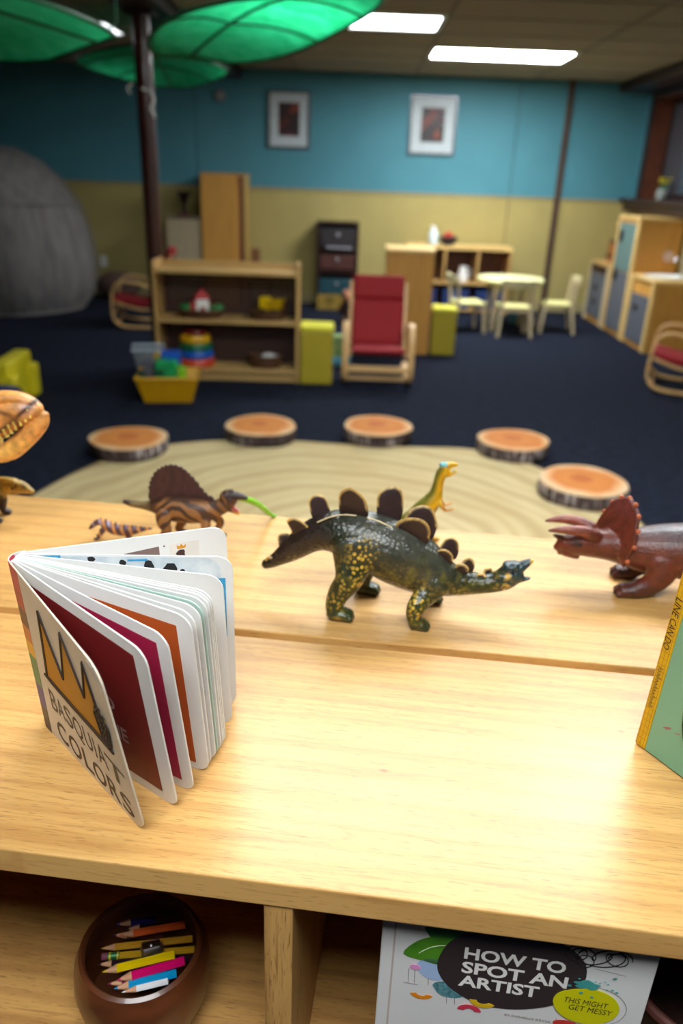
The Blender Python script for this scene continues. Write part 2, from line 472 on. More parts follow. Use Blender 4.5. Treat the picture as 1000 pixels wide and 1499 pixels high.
# ceiling lights
em, nt, b = new_mat('light diffuser')
b.inputs['Base Color'].default_value = (0.9, 0.95, 1, 1)
EM = {}
def emis(f):
    if f in EM: return EM[f]
    m, nt, b = new_mat('light diffuser')
    n = nd(nt, 'ShaderNodeTexNoise'); n.inputs['Scale'].default_value = 60; nt.links.new(mapping(nt), n.inputs[0])
    cc = ramp(nt, n.outputs[0], [(0.3, (0.90, 0.97, 1.0, 1)), (0.7, (0.95, 1.0, 1.0, 1))])
    nt.links.new(cc, b.inputs['Emission Color']); b.inputs['Emission Strength'].default_value = LAMP * f
    b.inputs['Base Color'].default_value = (0.8, 0.8, 0.8, 1)
    EM[f] = m; return m
for (x0, x1, y0, y1, f, lab) in LIGHTS:
    t = thing('ceiling_light', lab or 'rectangular ceiling light above and behind the camera', 'light', ((x0 + x1) / 2, (y0 + y1) / 2, CEIL), 0)
    w = (x1 - x0) / 2; d = (y1 - y0) / 2
    MB().box(-w, w, -d, -d + .03, -.012, .03).box(-w, w, d - .03, d, -.012, .03).box(-w, -w + .03, -d + .03, d - .03, -.012, .03).box(w - .03, w, -d + .03, d - .03, -.012, .03).build('frame', m_white, t, bev=0.002)
    MB().box(-w + .03, w - .03, -d + .03, d - .03, -.006, .01).build('diffuser', emis(f), t)

# column
t = thing('support_column', 'dark brown round steel column rising behind the toy shelf', 'column', (-1.36, 5.56, 0))
MB().cyl((0, 0, 0.02), (0, 0, 2.21), 0.056, n=28).build('pole', mat((62, 26, 22), 0.35, 0.2, 6, 0.05, coat=0.2), t, smooth=True)
bx('base_plate', (-.09, .09, -.07, .09, 0, .02), m_dark, t); bx('top_plate', (-.09, .09, -.09, .09, 2.205, 2.225), m_dark, t)
cd_ = MB().tube([(-.01, -.062, 1.80), (.05, -.06, 1.79), (.07, -.06, 1.74), (.045, -.065, 1.69), (.07, -.07, 1.64)], .007, 8)
cd_.tube([(-.07, -.04, 1.83), (-.10, -.05, 1.80), (-.085, -.05, 1.77)], .006, 8)
cd_.build('tie_cord', m_white, t, smooth=True)

# pictures
def picture(x0, x1, z0, z1, lab, seed):
    t = thing('framed_picture', lab, 'picture', ((x0 + x1) / 2, WALL_Y, (z0 + z1) / 2))
    w = (x1 - x0) / 2; h = (z1 - z0) / 2
    f = MB().box(-w, w, -.03, 0, -h, -h + .022).box(-w, w, -.03, 0, h - .022, h).box(-w, -w + .022, -.03, 0, -h + .022, h - .022).box(w - .022, w, -.03, 0, -h + .022, h - .022)
    f.build('frame', mat((96, 96, 100), 0.3, 0.1, 20, metal=0.6), t, bev=0.002)
    bx('mat_board', (-w + .02, w - .02, -.012, -.004, -h + .02, h - .02), mat((196, 204, 208), 0.6), t, bev=0)
    m, nt, b = new_mat('abstract print')
    n = nd(nt, 'ShaderNodeTexVoronoi'); n.inputs['Scale'].default_value = 11; nt.links.new(mapping(nt, (1, 1, 1), loc=(seed, 0, seed)), n.inputs[0])
    n2 = nd(nt, 'ShaderNodeTexNoise'); n2.inputs['Scale'].default_value = 8; nt.links.new(mapping(nt, (1, 1, 1), loc=(seed * 2, 0, 0)), n2.inputs[0])
    sx = nt.nodes.new('ShaderNodeSeparateColor'); nt.links.new(n.outputs['Color'], sx.inputs[0])
    c1 = ramp(nt, sx.outputs[0], [(0.0, lin((32, 14, 16))), (0.35, lin((60, 14, 16))), (0.6, lin((110, 30, 20))), (0.8, lin((140, 70, 20))), (0.95, lin((60, 20, 40)))])
    c2 = mixc(nt, ramp(nt, n2.outputs[0], [(0.45, (0, 0, 0, 1)), (0.6, (1, 1, 1, 1))]), c1, lin((28, 14, 14)))
    nt.links.new(c2, b.inputs['Base Color']); b.inputs['Roughness'].default_value = 0.5
    bx('print', (-w * .50, w * .50, -.0135, -.012, -h * .56, h * .60), m, t, bev=0)
    g, nt, b = new_mat('picture glass')
    b.inputs['Base Color'].default_value = (1, 1, 1, 1); b.inputs['Transmission Weight'].default_value = 1.0; b.inputs['Roughness'].default_value = 0.03; b.inputs['IOR'].default_value = 1.25
    nz = nd(nt, 'ShaderNodeTexNoise'); nz.inputs['Scale'].default_value = 4; bump(nt, b, nz.outputs[0], 0.02, 0.001)
    b.inputs['Alpha'].default_value = 0.25
    bx('glass', (-w + .021, w - .021, -.022, -.02, -h + .021, h - .021), g, t, bev=0)
picture(-.925, -.482, 1.588, 2.13, 'framed dark red abstract picture, the one nearer the green leaves', 0.3)
picture(.562, 1.05, 1.575, 2.135, 'framed picture with white mat hanging in the middle of the blue wall', 1.9)

# small things on the back wall
t = thing('thermostat', 'small round pale thermostat high on the blue wall', 'thermostat', (-1.42, WALL_Y, 2.06))
MB().lathe([(.001, 0), (.055, 0), (.058, .01), (.05, .03), (.001, .034)], 24, Matrix.Rotation(R(90), 4, 'X')).build('housing', mat((120, 118, 120), 0.5), t, smooth=True)
MB().lathe([(.001, .03), (.03, .03), (.028, .04), (.001, .042)], 20, Matrix.Rotation(R(90), 4, 'X')).build('dial', mat((170, 168, 168), 0.4), t, smooth=True)
t = thing('wall_outlet', 'white electrical outlet low on the tan wall beside the tent', 'outlet', (-2.785, WALL_Y, 0.37))
bx('cover_plate', (-.035, .035, -.008, 0, -.057, .057), m_white, t)
MB().box(-.014, .014, -.014, -.006, .008, .04).box(-.014, .014, -.014, -.006, -.04, -.008).build('socket', m_white, t, bev=.002)

# ================================================================== RUG, LOG CUSHIONS
rm, nt, b = new_mat('wood print rug')
v = mapping(nt)
ns = nd(nt, 'ShaderNodeTexNoise'); ns.inputs['Scale'].default_value = 1.6; ns.inputs['Detail'].default_value = 4; nt.links.new(v, ns.inputs[0])
w = nd(nt, 'ShaderNodeTexWave'); w.wave_type = 'RINGS'; w.rings_direction = 'Z'; w.inputs['Scale'].default_value = 1.5; w.inputs['Distortion'].default_value = 6.5
w.inputs['Detail'].default_value = 3; w.inputs['Detail Scale'].default_value = 0.7; nt.links.new(v, w.inputs[0])
f = nd(nt, 'ShaderNodeTexNoise'); f.inputs['Scale'].default_value = 120; nt.links.new(v, f.inputs[0])
a = ramp(nt, w.outputs[0], [(0.0, lin((178, 156, 116))), (0.35, lin((194, 174, 132))), (0.8, lin((200, 180, 140))), (1.0, lin((186, 164, 122)))])
a = mixc(nt, ramp(nt, ns.outputs[0], [(0.4, (0, 0, 0, 1)), (0.75, (.6, .6, .6, 1))]), a, lin((170, 140, 92)))
nt.links.new(a, b.inputs['Base Color']); b.inputs['Roughness'].default_value = 0.9; b.inputs['Specular IOR Level'].default_value = 0.1; bump(nt, b, f.outputs[0], 0.4, 0.003)
RP = [(-1.31, 3.13), (-1.22, 3.41), (-1.08, 3.66), (-.88, 3.82), (-.62, 3.915), (-.27, 3.95), (0.0, 3.925), (.36, 3.92), (.66, 3.93), (.88, 3.84), (1.03, 3.65), (1.16, 3.47), (1.26, 3.26), (1.31, 3.0),
      (1.30, 2.6), (1.22, 2.1), (1.0, 1.68), (.6, 1.45), (.1, 1.38), (-.45, 1.42), (-.9, 1.62), (-1.2, 1.98), (-1.36, 2.45), (-1.37, 2.85)]
RP = [(x, y - 2.66) for x, y in RP]
sp = smooth_poly(RP, 4)
t = thing('round_rug', 'large wavy-edged rug printed like a tan tree stump on the navy carpet', 'rug', (-.02, 2.66, 0))
MB().add([(x, y, z) for z in (0, .012) for x, y in sp], [list(range(len(sp))), list(range(len(sp), 2 * len(sp)))] + [[i, (i + 1) % len(sp), len(sp) + (i + 1) % len(sp), len(sp) + i] for i in range(len(sp))]).build('pile', rm, t, bev=0.004)
MB().tube([(x * 1.003, y * 1.003, .006) for x, y in sp], .007, 6, closed=True).build('bound_edge', mat((110, 84, 54), 0.9), t, smooth=True)

bk, nt, b = new_mat('printed bark')
v = mapping(nt, (1, 1, .12)); n = nd(nt, 'ShaderNodeTexNoise'); n.inputs['Scale'].default_value = 70; n.inputs['Detail'].default_value = 4; nt.links.new(v, n.inputs[0])
n2 = nd(nt, 'ShaderNodeTexNoise'); n2.inputs['Scale'].default_value = 7; nt.links.new(mapping(nt), n2.inputs[0])
a = ramp(nt, n.outputs[0], [(0.35, lin((40, 30, 34))), (0.5, lin((92, 78, 80))), (0.65, lin((190, 180, 182)))])
a2 = ramp(nt, n.outputs[0], [(0.4, lin((36, 24, 26))), (0.65, lin((80, 60, 58)))])
nt.links.new(mixc(nt, ramp(nt, n2.outputs[0], [(.45, (0, 0, 0, 1)), (.6, (1, 1, 1, 1))]), a2, a), b.inputs['Base Color']); b.inputs['Roughness'].default_value = .8; bump(nt, b, n.outputs[0], .5, .003)
def faceMat(seed):
    m, nt, b = new_mat('printed log face')
    v = mapping(nt, (1, 1, 1), loc=(0, 0, seed))
    n = nd(nt, 'ShaderNodeTexNoise'); n.inputs['Scale'].default_value = 9; n.inputs['Detail'].default_value = 4; nt.links.new(v, n.inputs[0])
    g = nd(nt, 'ShaderNodeTexGradient', gradient_type='SPHERICAL'); nt.links.new(mapping(nt, (2.55, 2.55, 0.0)), g.inputs[0])
    w = nd(nt, 'ShaderNodeTexWave'); w.wave_type = 'RINGS'; w.rings_direction = 'Z'; w.inputs['Scale'].default_value = 16; w.inputs['Distortion'].default_value = 2.0; nt.links.new(v, w.inputs[0])
    ad = nd(nt, 'ShaderNodeMath', operation='MULTIPLY_ADD'); nt.links.new(n.outputs[0], ad.inputs[0]); ad.inputs[1].default_value = 0.22; nt.links.new(g.outputs[0], ad.inputs[2])
    c = ramp(nt, ad.outputs[0], [(0.56, lin((200, 166, 130))), (0.60, lin((214, 186, 150))), (0.70, lin((212, 152, 96))), (0.76, lin((192, 112, 42))), (0.95, lin((198, 122, 50))), (1.0, lin((176, 92, 34)))])
    c = mixc(nt, ramp(nt, w.outputs[0], [(0.4, (0, 0, 0, 1)), (1.0, (.30, .30, .30, 1))]), c, lin((170, 96, 44)))
    nt.links.new(c, b.inputs['Base Color']); b.inputs['Roughness'].default_value = .8
    return m
SL = [(-1.095, 3.69, .195, .185, 'wood-slice floor cushion farthest left, overlapping the rug edge', .3),
      (-.455, 3.99, .190, .190, 'wood-slice floor cushion second from the left beyond the rug', 1.4),
      (.182, 4.06, .185, .190, 'wood-slice floor cushion in front of the red rocking chair', 2.2),
      (.902, 3.90, .192, .180, 'wood-slice floor cushion second from the right beyond the rug', 3.5),
      (1.113, 3.32, .205, .200, 'wood-slice floor cushion nearest the camera behind the horned dinosaur', 4.4)]
for (x, y, rx, ry, lab, sd) in SL:
    t = thing('log_cushion', lab, 'cushion', (x, y, 0.0125), sd, 'wood-slice cushions around the rug')
    H_ = .075
    def ring(k, z): return [(rx * k * (1 + .025 * math.sin(3 * a + sd) + .018 * math.sin(5 * a)) * math.cos(a), ry * k * (1 + .025 * math.sin(3 * a + sd)) * math.sin(a), z) for a in [2 * PI * i / 48 for i in range(48)]]
    def loft(rings, caps=(True, True)):
        vs = []; fs = []
        for r_ in rings: vs += r_
        for i in range(len(rings) - 1):
            for k in range(48): fs.append((i * 48 + k, i * 48 + (k + 1) % 48, i * 48 + 48 + (k + 1) % 48, i * 48 + 48 + k))
        if caps[0]: fs.append(tuple(range(48)))
        if caps[1]: fs.append(tuple(range((len(rings) - 1) * 48, len(rings) * 48)))
        return MB().add(vs, fs)
    loft([ring(.97, 0), ring(1.0, .008), ring(1.01, .035), ring(1.0, .066)]).build('bark_side', bk, t, smooth=True)
    loft([ring(1.0, .066), ring(.985, .073), ring(.93, H_), ring(.5, H_ + .003), ring(.1, H_ + .003)]).build('log_face', faceMat(sd), t, smooth=True)

# ================================================================== BACKGROUND FURNITURE
W_SHELF = wood((198, 160, 100), (150, 100, 50), 'x', rough=.45)
W_SHELFZ = wood((196, 156, 94), (140, 94, 48), 'z', rough=.45)
W_ORANGE = wood((206, 150, 70), (160, 100, 42), 'z', rough=.45)
W_TOP = wood((226, 190, 122), (176, 130, 70), 'x', rough=.4)
W_PALE = wood((214, 196, 160), (176, 150, 112), 'z', rough=.5)
m_wick = mat((84, 52, 30), .7, .4, 90, .6, stretch=(1, 1, 3), name='woven basket')

# low toy shelf
t = thing('toy_shelf', 'two-tier wooden toy shelf with dark pegboard back holding baskets', 'shelf', (-.82, 5.22, 0), R(2.0))
Wd = .485
for sx in (-1, 1):
    MB().box(sx * Wd - (0.022 if sx > 0 else 0), sx * Wd + (0.022 if sx < 0 else 0), 0, .27, 0, .79).build('side_panel', W_SHELFZ, t, bev=.006)
for nm, z0, z1 in (('top_board', .715, .737), ('shelf_board', .395, .417), ('bottom_board', .065, .085)):
    bx(nm, (-Wd + .022, Wd - .022, .002, .262, z0, z1), W_SHELF, t, bev=.003)
bx('kick_board', (-Wd + .022, Wd - .022, .03, .045, 0.004, .065), W_SHELF, t)
bx('back_rail', (-Wd + .022, Wd - .022, .245, .265, .737, .775), W_SHELF, t)
pb, nt, b = new_mat('brown pegboard')
tc = nt.nodes.new('ShaderNodeTexCoord'); sp_ = nt.nodes.new('ShaderNodeSeparateXYZ'); nt.links.new(tc.outputs['Object'], sp_.inputs[0])
def fr(o_, k):
    a_ = nd(nt, 'ShaderNodeMath', operation='MULTIPLY'); nt.links.new(o_, a_.inputs[0]); a_.inputs[1].default_value = k
    b_ = nd(nt, 'ShaderNodeMath', operation='FRACT'); nt.links.new(a_.outputs[0], b_.inputs[0])
    c2_ = nd(nt, 'ShaderNodeMath', operation='SUBTRACT'); nt.links.new(b_.outputs[0], c2_.inputs[0]); c2_.inputs[1].default_value = .5
    d_ = nd(nt, 'ShaderNodeMath', operation='POWER'); nt.links.new(c2_.outputs[0], d_.inputs[0]); d_.inputs[1].default_value = 2
    return d_.outputs[0]
s1 = nd(nt, 'ShaderNodeMath', operation='ADD'); nt.links.new(fr(sp_.outputs[0], 34), s1.inputs[0]); nt.links.new(fr(sp_.outputs[2], 34), s1.inputs[1])
l1 = nd(nt, 'ShaderNodeMath', operation='GREATER_THAN'); nt.links.new(s1.outputs[0], l1.inputs[0]); l1.inputs[1].default_value = .014
nt.links.new(l1.outputs[0], b.inputs['Alpha']); b.inputs['Base Color'].default_value = lin((62, 34, 22)); b.inputs['Roughness'].default_value = .6
MB().box(-Wd + .022, Wd - .022, .262, .266, .085, .715).build('pegboard_back', pb, t)

def local(root, x, y, z):
    M_ = Matrix.Rotation(root.rotation_euler.z, 4, 'Z'); p = M_ @ Vector((x, y, z)); return (root.location.x + p.x, root.location.y + p.y, root.location.z + z)
TS = t
def basket(loc, r, h, lab, sy=.8, m=None, cat='basket'):
    q = thing('toy_basket', lab, cat, loc)
    MB().lathe([(.001, 0), (r * .8, 0), (r * .92, h * .4), (r, h), (r * .95, h), (r * .86, h * .4), (r * .76, .008), (.001, .008)], 32, sx=1, sy=sy).build('bowl', m or m_wick, q, smooth=True)
    MB().tube([(r * math.cos(a), r * sy * math.sin(a), h) for a in [2 * PI * i / 32 for i in range(32)]], r * .045, 8, closed=True).build('rim', m or m_wick, q, smooth=True)
    return q
m_red = mat((176, 24, 30), .45, .1, 20); m_green = mat((30, 120, 60), .4, .12, 20); m_yel = mat((214, 160, 10), .4, .1, 20)
basket(local(TS, -.185, .13, .417), .16, .055, 'round woven basket of red, white and green toys on the upper shelf', sy=.7)
basket(local(TS, .27, .13, .417), .125, .06, 'round woven basket holding a yellow toy truck on the upper shelf')
basket(local(TS, .25, .13, .085), .125, .085, 'deep woven basket with white pieces at the bottom right of the toy shelf')
# red-white toy house
p = local(TS, -.18, .12, .432)
q = thing('toy_windmill', 'red and white upright toy in the upper left basket', 'toy', p, .3); q.scale = (1.45, 1.45, 1.35)
bx('tower', (-.03, .03, -.025, .025, 0, .08), m_white, q, bev=.006)
MB().add([(-.04, -.03, .08), (.04, -.03, .08), (.04, .03, .08), (-.04, .03, .08), (0, 0, .135)], [(0, 1, 2, 3), (0, 1, 4), (1, 2, 4), (2, 3, 4), (3, 0, 4)]).build('roof', m_red, q, bev=.003)
bx('door', (-.012, .012, -.028, -.024, 0, .045), m_red, q)
bx('side_wing', (-.055, -.03, -.02, .02, .02, .065), m_red, q, bev=.004); bx('side_wing', (.03, .055, -.02, .02, .01, .055), m_red, q, bev=.004)
for i, (dx, lab) in enumerate(((-.088, 'green toy bush at the left in the upper left basket'), (.085, 'green toy bush at the right in the upper left basket'))):
    q = thing('toy_bush', lab, 'toy', local(TS, -.18 + dx * 1.15, .11, .436)); q.scale = (1.35, 1.35, 1.35)
    MB().sphere((0, 0, .028), .028, sc=(1.2, 1, .9)).sphere((.018, .0, .035), .02).sphere((-.02, .0, .03), .02).build('foliage', m_green, q, smooth=True)
    MB().cyl((0, 0, 0), (0, 0, .01), .01).build('foot', m_brown, q)
q = thing('toy_disc', 'red toy plate leaning inside the upper left basket', 'toy', local(TS, -.28, .13, .45), .0)
MB().lathe([(.001, -.004), (.03, -.004), (.038, .004), (.034, .006), (.001, .001)], 24, Matrix.Rotation(R(55), 4, 'Y')).build('plate', m_red, q, smooth=True)
# yellow truck
q = thing('toy_truck', 'yellow toy dump truck in the upper right basket', 'toy', local(TS, .28, .12, .452), -.3); q.scale = (1.25, 1.25, 1.25)
bx('cab', (-.05, 0, -.03, .03, .02, .09), mat((226, 186, 10), .35), q, bev=.006)
MB().add([(0, -.035, .03), (.065, -.035, .03), (.065, .035, .03), (0, .035, .03), (.0, -.04, .075), (.08, -.04, .085), (.08, .04, .085), (.0, .04, .075)], [(0, 3, 2, 1), (0, 1, 5, 4), (1, 2, 6, 5), (2, 3, 7, 6), (3, 0, 4, 7)]).build('dump_bed', mat((190, 150, 10), .4), q)
bx('windscreen', (-.051, -.046, -.022, .022, .055, .08), m_black, q)
for sx in (-.03, .045):
    for sy in (-.032, .032):
        MB().cyl((sx, sy - .008, .016), (sx, sy + .008, .016), .018, n=18).build('wheel', m_black, q, smooth=True)
q = thing('white_blocks', 'heap of white toy pieces in the bottom right basket', 'toy', local(TS, .27, .12, .16)); q.name = 'toy_shell'
MB().sphere((0, 0, 0), .04, sc=(1.3, 1, .6)).build('shell', mat((200, 196, 194), .4), q, smooth=True)
MB().sphere((.05, .0, -.005), .028, sc=(1.2, 1, .7)).build('small_shell', mat((170, 160, 158), .4), q, smooth=True)
# nesting bowls, five colours
cols = [((198, 66, 40), .132, 'orange red', 'largest, at the bottom'), ((18, 84, 180), .126, 'blue', 'second from the bottom'), ((20, 96, 56), .118, 'green', 'in the middle'), ((214, 160, 20), .108, 'yellow', 'second from the top'), ((110, 14, 16), .080, 'dark red', 'smallest, on top')]
z = .087
for i, (c, r, nm, pos) in enumerate(cols):
    h = [.058, .052, .05, .05, .034][i]
    q = thing('stacking_ring', '%s toy stacking ring on the bottom shelf, %s' % (nm, pos), 'toy', local(TS, -.235, .125, z), 0, 'rainbow stacking rings')
    MB().lathe([(r * .55, 0), (r * .93, 0), (r, h * .3), (r * .98, h * .7), (r * .88, h * .98), (r * .55, h * .98)], 36).build('ring', mat(c, .35, .05, 20), q, smooth=True)
    z += h + .001

# yellow square stools
def stool(x, y, rz, w, h, lab):
    q = thing('block_stool', lab, 'stool', (x, y, 0), rz, 'yellow square block stools')
    bx('body', (-w / 2, w / 2, 0, w, 0, h - .035), mat((166, 146, 28), .6, .06, 60, .1), q, bev=.015, seg=3)
    bx('seat_pad', (-w / 2 - .003, w / 2 + .003, -.003, w + .003, h - .036, h), mat((214, 206, 50), .6, .05, 60, .1), q, bev=.014, seg=3)
stool(-.213, 5.23, R(1), .225, .40, 'yellow square block stool beside the toy shelf')
stool(.782, 6.36, R(-2), .20, .385, 'yellow square block stool beside the tall wooden cabinet')

# rocking chairs with bentwood frames
m_cush = mat((140, 10, 22), .8, .08, 90, .15, sheen=.0, name='red cushion fabric')
W_BENT = wood((222, 178, 118), (180, 128, 74), 'y', rough=.4)
def rocker(loc, rz, lab):
    q = thing('rocking_chair', lab, 'chair', loc, rz, 'red bentwood rocking chairs')
    # side profile in (y, z): y=0 front, positive to the back
    prof = [(.60, .05), (.45, .018), (.28, .014), (.12, .020), (.035, .05), (.0, .12), (.0, .22), (.012, .33), (.05, .395), (.12, .415), (.24, .40), (.36, .36), (.43, .33)]
    P = spline(prof, 4)
    for sx in (-.225, .225):
        MB().strip([(sx, y, z) for y, z in P], .042, .02, side=Vector((1, 0, 0))).build('bent_frame', W_BENT, q, smooth=False, bev=.004)
        B = spline([(.02, .245), (.16, .20), (.30, .18), (.37, .22), (.46, .42), (.54, .66)], 4)
        MB().strip([(sx * .86, y, z - .012) for y, z in B], .03, .018, side=Vector((1, 0, 0))).build('seat_frame', W_BENT, q, bev=.003)
    bx('cross_bar', (-.215, .215, -.008, .01, .11, .145), W_BENT, q, bev=.004)
    bx('cross_bar', (-.215, .215, .03, .05, .045, .072), W_BENT, q, bev=.004)
    bx('cross_bar', (-.215, .215, .40, .42, .03, .06), W_BENT, q, bev=.004)
    # cushion: seat and back as bent pads
    def pad(path, w, th, n=10):
        P = spline(path, 6); vs = []; fs = []; rings = []
        for i, (y, z) in enumerate(P):
            y0, z0 = P[max(i - 1, 0)]; y1, z1 = P[min(i + 1, len(P) - 1)]
            ty, tz = y1 - y0, z1 - z0; l = math.hypot(ty, tz); ny, nz = -tz / l, ty / l
            e = min(i, len(P) - 1 - i) / 3.0; k = math.sin(min(e, 1) * PI / 2) * .8 + .2
            ring_ = []
            for j in range(20):
                a = 2 * PI * j / 20
                cx = abs(math.cos(a)) ** .35 * (1 if math.cos(a) > 0 else -1); sz = abs(math.sin(a)) ** .6 * (1 if math.sin(a) > 0 else -1)
                ring_.append((cx * w / 2 * (0.97 + .03 * k), y + ny * sz * th / 2 * k, z + nz * sz * th / 2 * k))
            rings.append(ring_)
        for r_ in rings: vs += r_
        for i in range(len(rings) - 1):
            for k2 in range(20): fs.append((i * 20 + k2, i * 20 + (k2 + 1) % 20, i * 20 + 20 + (k2 + 1) % 20, i * 20 + 20 + k2))
        fs.append(tuple(range(20))); fs.append(tuple(range(len(vs) - 20, len(vs))))
        return MB().add(vs, fs)
    pad([(-.005, .255), (.10, .235), (.22, .215), (.33, .215)], .37, .06).build('seat_cushion', m_cush, q, smooth=True)
    pad([(.335, .225), (.39, .33), (.44, .44), (.475, .53)], .37, .06).build('back_cushion', m_cush, q, smooth=True)
    pad([(.475, .525), (.50, .59), (.525, .655), (.54, .69)], .37, .07).build('head_cushion', m_cush, q, smooth=True)
    return q
rk = rocker((.21, 5.20, 0), 0, 'red cushioned rocking chair facing the camera in the middle of the room')
dup(rk, (-2.15, 7.2, 0), R(-90 + 8), 'red rocking chair mostly hidden behind the toy shelf')
dup(rk, (2.22, 5.62, 0), R(-90 - 22), 'red rocking chair cut off by the right edge of the photo')

# tall wooden cabinet in the middle
t = thing('wooden_cabinet', 'honey wooden cabinet end standing behind the red rocking chair', 'cabinet', (.475, 6.37, 0), R(-1))
bx('front_panel', (-.188, .188, 0, .018, 0.0, .80), W_ORANGE, t); bx('side_panel', (-.188, -.17, .018, .42, 0, .80), W_ORANGE, t); bx('side_panel', (.17, .188, .018, .42, 0, .80), W_ORANGE, t)
bx('back_panel', (-.17, .17, .40, .42, 0, .80), W_ORANGE, t); bx('cabinet_top', (-.195, .195, -.006, .43, .80, .825), W_TOP, t, bev=.004)

# low back shelf with cubbies
t = thing('cubby_shelf', 'wooden cubby shelf against the tan wall behind the round table', 'shelf', (1.16, 8.58, 0))
bx('top_board', (-.56, .56, -.01, .38, .665, .70), W_TOP, t, bev=.004)
for x in (-.545, -.155, .20, .545): bx('divider', (x - .012, x + .012, 0, .36, 0.0 if abs(x) > .5 else .33, .665), W_SHELFZ, t)
bx('shelf_board', (-.533, .533, 0, .36, .31, .33), W_SHELF, t); bx('shelf_board', (-.533, .533, 0, .36, .03, .05), W_SHELF, t)
bx('back_panel', (-.55, .55, .36, .372, 0, .665), m_brown, t)
for i, (x, lab) in enumerate(((-.36, 'left'), (.0, 'middle'), (.36, 'right'))):
    q = thing('storage_bin', 'dark blue storage bin low in the cubby shelf, %s one' % lab, 'bin', (1.16 + x, 8.60, .05), 0, 'dark blue storage bins')
    MB().box(-.14, .14, 0, .28, 0, .008).box(-.14, .14, 0, .008, .008, .2).box(-.14, .14, .272, .28, .008, .2).box(-.14, -.132, .008, .272, .008, .2).box(.132, .14, .008, .272, .008, .2).build('tub', mat((30, 52, 104), .5), q, bev=.003)
    bx('label_holder', (-.03, .03, -.004, 0, .10, .14), mat((110, 130, 160), .5), q)
q = thing('soap_bottle', 'white plastic pump bottle on the cubby shelf', 'bottle', (.87, 8.66, .70))
MB().lathe([(.001, 0), (.045, 0), (.05, .01), (.05, .12), (.035, .145), (.018, .15), (.018, .17), (.001, .17)], 24).build('bottle_body', mat((205, 222, 226), .3), q, smooth=True)
MB().cyl((0, 0, .165), (0, 0, .185), .02).cyl((0, 0, .18), (-.04, 0, .185), .008).build('pump_head', m_white, q, smooth=True)
q = thing('dark_bowl', 'black bowl of red fruit beside the white bottle', 'bowl', (1.03, 8.66, .70))
MB().lathe([(.001, 0), (.05, 0), (.09, .04), (.10, .09), (.092, .09), (.08, .045), (.045, .01), (.001, .01)], 28).build('bowl_body', mat((46, 44, 50), .35), q, smooth=True)
for i, (dx, dy, dz, pp) in enumerate(((-.03, 0, .085, 'at the left'), (.03, .01, .08, 'at the right'), (0, 0, .115, 'on top'))):
    q2 = tag(MB().sphere((0, 0, 0), .03).build('toy_apple', mat((190, 50, 40), .4), None, smooth=True), 'small red toy apple %s in the black bowl on the cubby shelf' % pp, 'apple', 'red apples in the black bowl'); q2.location = (1.03 + dx, 8.66 + dy, .70 + dz)
q = thing('white_cup', 'small white cup in the upper left cubby of the back shelf', 'cup', (.80, 8.68, .33))
MB().lathe([(.001, 0), (.04, 0), (.05, .1), (.045, .1), (.036, .008), (.001, .008)], 20).build('cup_body', m_white, q, smooth=True)
MB().tube([(.045, 0, .08), (.07, 0, .07), (.07, 0, .035), (.043, 0, .025)], .006, 8).build('handle', m_white, q, smooth=True)
q = thing('white_jug', 'small white jug in the upper middle cubby of the back shelf', 'jug', (1.22, 8.68, .33))
MB().lathe([(.001, 0), (.05, 0), (.06, .06), (.035, .13), (.04, .16), (.034, .16), (.001, .12)], 20).build('jug_body', m_white, q, smooth=True)
MB().tube([(.038, 0, .145), (.08, 0, .13), (.075, 0, .06), (.055, 0, .05)], .006, 8).build('handle', m_white, q, smooth=True)

# dark drawer tower
t = thing('drawer_tower', 'dark brown open drawer tower by the tan wall', 'drawers', (-.15, 8.72, 0))
MB().box(-.225, -.2, 0, .26, 0, .87).build('side_panel', m_dark, t, bev=.003); MB().box(.2, .225, 0, .26, 0, .87).build('side_panel', m_dark, t, bev=.003)
bx('top_board', (-.225, .225, -.005, .26, .87, .89), m_dark, t); bx('back_panel', (-.2, .2, .25, .26, .1, .87), m_dark, t)
for z in (.10, .36, .60): bx('shelf_board', (-.2, .2, 0, .25, z, z + .015), m_dark, t)
for (z0, z1, c, nm) in ((.64, .82, (40, 34, 38), 'black'), (.40, .55, (74, 36, 30), 'dark red'), (.14, .30, (18, 62, 74), 'teal')):
    dr = MB().box(-.19, .19, .005, .24, z0, z1).build('drawer', mat(c, .5, .1, 20), t, bev=.006)
    MB().lathe([(.001, 0), (.02, 0), (.02, .01), (.001, .02)], 16, Matrix.Translation((0, .005, (z0 + z1) / 2 + .03)) @ Matrix.Rotation(R(90), 4, 'X')).build('knob', mat((150, 150, 155), .3, metal=.6), dr, smooth=True)
q = thing('silver_tray', 'silver tray lying on the dark red drawer of the drawer tower', 'tray', (-.13, 8.80, .612))
MB().box(-.14, .14, -.06, .10, .003, .008).build('tray_base', mat((150, 150, 160), .3, metal=.7), q, bev=.002)
MB().tube([(-.14, -.06, .02), (.14, -.06, .02), (.14, .1, .02), (-.14, .1, .02)], .008, 8, closed=True).build('tray_rim', mat((170, 170, 180), .3, metal=.7), q)
q = thing('yellow_crate', 'low ochre crate on the floor before the drawer tower', 'crate', (-.20, 8.52, 0))
MB().box(-.15, .12, 0, .18, 0, .012).box(-.15, .12, 0, .012, .012, .14).box(-.15, .12, .168, .18, .012, .14).box(-.15, -.138, .012, .168, .012, .14).box(.108, .12, .012, .168, .012, .14).build('crate_body', mat((140, 112, 40), .6), q, bev=.003)
MB().tube([(-.05, -.002, .10), (-.03, -.012, .11), (.01, -.012, .11), (.03, -.002, .10)], .006, 8).build('handle', m_dark, q)
q = thing('brown_doll', 'small brown teddy bear sitting behind the red rocking chair', 'toy', (.005, 7.75, 0)); q.name = 'teddy_bear'
